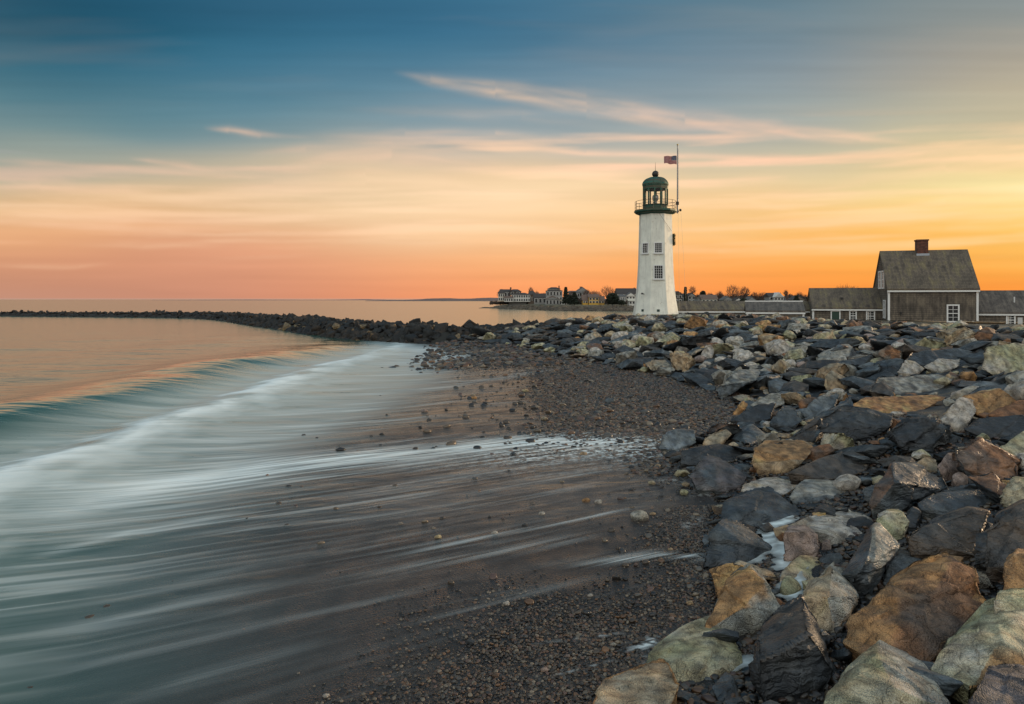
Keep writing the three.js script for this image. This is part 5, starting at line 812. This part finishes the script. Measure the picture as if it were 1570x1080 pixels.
    for (let i = 0; i < 14; i++) { const e = inside().lerp(V(0, cy, 0), .15), s0 = V(0, H * (.2 + .25 * tr()), 0), m = s0.clone().lerp(e, .5); m.y += H * .04; trunk.push(tube(s0, m, .11, .075, 4), tube(m, e, .075, .03, 4)); }
    const n = Math.min(1100, Math.round(160 + 14 * H * W)); for (let i = 0; i < n; i++) { const a = inside(), o = a.clone().sub(V(0, H * .3, 0)).normalize().multiplyScalar(.8).add(V(tr() - .5, tr() * .7 - .1, tr() - .5)).normalize(), L = .5 + .9 * tr(); twigs.push(tube(a, a.clone().addScaledVector(o, L), .035, .015, 3)); }
    mesh('trunk', join(trunk), bark, t); mesh('crown', join(twigs), bark, t);
  }
  function evergreen(label, px, pyB, pyT, wpx, d, round) {
    const k = d / F, t = group('evergreen_tree', P(px, pyB, d)), H = (pyB - pyT) * k, W = wpx * k / 2, lv = []; tag(t, label, 'tree', 'evergreens of the far village');
    mesh('trunk', tube(V(0, -1, 0), V(0, H * .9, 0), .25, .05, 6), bark, t);
    const n = Math.min(1500, 350 + Math.round(H * W * 22)); for (let i = 0; i < n; i++) { const u = tr(), a = tr() * 6.283, R = W * (round ? Math.sqrt(Math.max(0, 1 - Math.pow(2 * u - .9, 2) * .85)) : (1 - u) * (.75 + .3 * Math.sin(u * 40)) + .08) * (.55 + .5 * Math.pow(tr(), .4)), s = .28 + .3 * tr(); const q = new THREE.TetrahedronGeometry(s); q.scale(1.5, .6, 1.5); q.rotateY(tr() * 6); q.rotateZ((tr() - .5)); q.translate(Math.cos(a) * R, H * (.04 + .95 * u), Math.sin(a) * R); lv.push(q); }
    mesh('crown', join(lv), needle, t);
  }
  evergreen('narrow spruce right of the tall white house', 867.5, 466, 440.5, 11, 292); evergreen('bushy dark evergreen between the spruce and the yellow house', 881, 467, 448, 15, 288); evergreen('low dark evergreen left of the spruce top', 874, 467, 453, 10, 290, true);
  evergreen('big round dark evergreen right of the yellow house', 939, 467, 449.5, 17, 266, true); evergreen('small round dark shrub-like evergreen by the white house', 953, 467, 461, 8, 262, true);
  evergreen('tall thin dark tree right of the lighthouse', 1051, 466, 440.5, 3.5, 270); evergreen('round dark tree above the grey house right of the lighthouse', 1078, 462, 446.5, 8, 300, true); evergreen('pointed dark evergreen beside the pointed-roof house', 1221.5, 467, 453.5, 10, 255); evergreen('dark rounded evergreen under the large bare trees', 1140, 467, 458, 8, 270, true);
  bareTree('bare tree behind the turret of the brown house', 814, 458, 441, 8, 330); bareTree('rounded bare tree right of the yellow house', 932, 466, 439.5, 24, 278); bareTree('thin bare tree behind the grey many-gabled house', 909, 462, 447, 12, 300); bareTree('bare tree left of the large white house', 945, 463, 446, 8, 300);
  bareTree('small round bare tree right of the tall thin dark tree', 1062, 458, 440, 11, 330); bareTree('largest bare tree, spreading over the village roofs', 1124, 466, 437.5, 24, 278); bareTree('second large bare tree, right of the largest one', 1142, 464, 440, 18, 285); bareTree('bare tree right of the two large bare trees', 1157, 464, 449, 12, 290); bareTree('low wide bare tree above the small grey cottage', 1169, 464, 449.5, 15, 288); bareTree('slim bare tree right of the white-trimmed gabled house', 1205, 460, 446, 6, 300); bareTree('wispy bare tree left of the pointed dark evergreen', 1226, 462, 449.5, 10, 300); bareTree('bare tree at the left of the largest bare tree', 1103, 463, 448, 12, 292); bareTree('bare tree whose top shows above the left annex roof', 1298, 462, 439.5, 40, 200);
  const spare = [[768, 445, 12], [823, 447, 9], [833, 450, 10], [877, 446, 12], [900, 444, 14], [916, 447, 12], [958, 446, 14], [1044, 449, 10], [1070, 452, 12], [1088, 450, 12], [1113, 451, 14], [1133, 449, 14], [1151, 453, 12], [1176, 453, 14], [1192, 449, 10], [1212, 452, 12], [1234, 453, 12]];
  spare.forEach(([px, top, w], i) => bareTree(`bare tree filling in behind the village houses, ${['first', 'second', 'third', 'fourth', 'fifth', 'sixth', 'seventh', 'eighth', 'ninth', 'tenth', 'eleventh', 'twelfth', 'thirteenth', 'fourteenth', 'fifteenth', 'sixteenth', 'seventeenth'][i]} from left`, px, 464, top, w, 335));
  // brush filling the gaps between the houses
  const bl = []; for (let k = 0; k < 9000; k++) { const px = lerp(752, 1245, tr()), d = px < 975 ? lerp(px < 845 ? 322 : 306, 360, tr()) : lerp(293, 350, tr()), low = px < 840 ? 3 : px < 975 ? 9 + 4 * noise(px * .08, 9) : 14 + 5 * noise(px * .045, 3), X = (px - CX) * d / F, top = CAMH + (HY - 466) * d / F + low * d / F * Math.pow(tr(), .8) * (.75 + .5 * noise(px * .09, d * .05, 4)), s = .3 + .5 * tr(); const q = new THREE.TetrahedronGeometry(s); q.scale(.7, 1.5, .7); q.rotateX(tr() * 2); q.rotateY(tr() * 6); q.translate(X, Math.max(1.6, top), -d); bl.push(q); }
  tag(mesh('brush', join(bl), std({ color: rgb(.055, .04, .03), roughness: 1 })), 'dark leafless brush and hedges filling the gaps between village houses', 'brush', null, 'stuff');
  // hills beyond the water
  function hill(pts, d, c) { const pos = [], idx = []; const R = 240; pts.forEach(([px, py], i) => { const n = .25 * noise(px * .3, d) ; const y = CAMH + (HY - py + n) * d / F; for (const [dz, yy] of [[-120, -2], [-40, y * .75], [0, y], [R, y * .8], [2 * R, -2]]) pos.push((px - CX) * (d + dz) / F, yy, -(d + dz)); if (i) for (let q = 0; q < 4; q++) { const a = (i - 1) * 5 + q, b = i * 5 + q; idx.push(a, b, a + 1, a + 1, b, b + 1); } }); const g = new THREE.BufferGeometry(); g.setAttribute('position', new THREE.Float32BufferAttribute(pos, 3)); g.setAttribute('uv', new THREE.Float32BufferAttribute(new Float32Array(pos.length / 3 * 2), 2)); g.setIndex(idx); g.computeVertexNormals(); return mesh('far_hills', g, std({ color: rgb(...c), roughness: 1, side: THREE.DoubleSide })); }
  const dense = (pts) => { const o = []; for (let x = pts[0][0]; x <= pts[pts.length - 1][0]; x += 2) o.push([x, interp(pts, x)]); return o; };
  tag(hill(dense([[560, 461.5], [590, 460.6], [630, 459.6], [645, 459], [656, 458], [672, 457.6], [690, 457.4], [705, 458.2], [722, 458], [738, 457], [752, 456.6], [770, 457], [800, 457.5], [860, 458], [1000, 458.5], [1100, 461]]), 1500, [.12, .085, .08]), 'low wooded headland across the water left of the village', null, null, 'structure');
  tag(hill(dense([[230, 460.4], [300, 460], [380, 459.6], [450, 459.9], [500, 460], [540, 459.4], [560, 459], [590, 459.6], [612, 460.1], [640, 460.3]]), 2800, [.14, .10, .10]), 'thin line of distant low shore on the horizon', null, null, 'structure');
}

renderer.render(scene, camera);
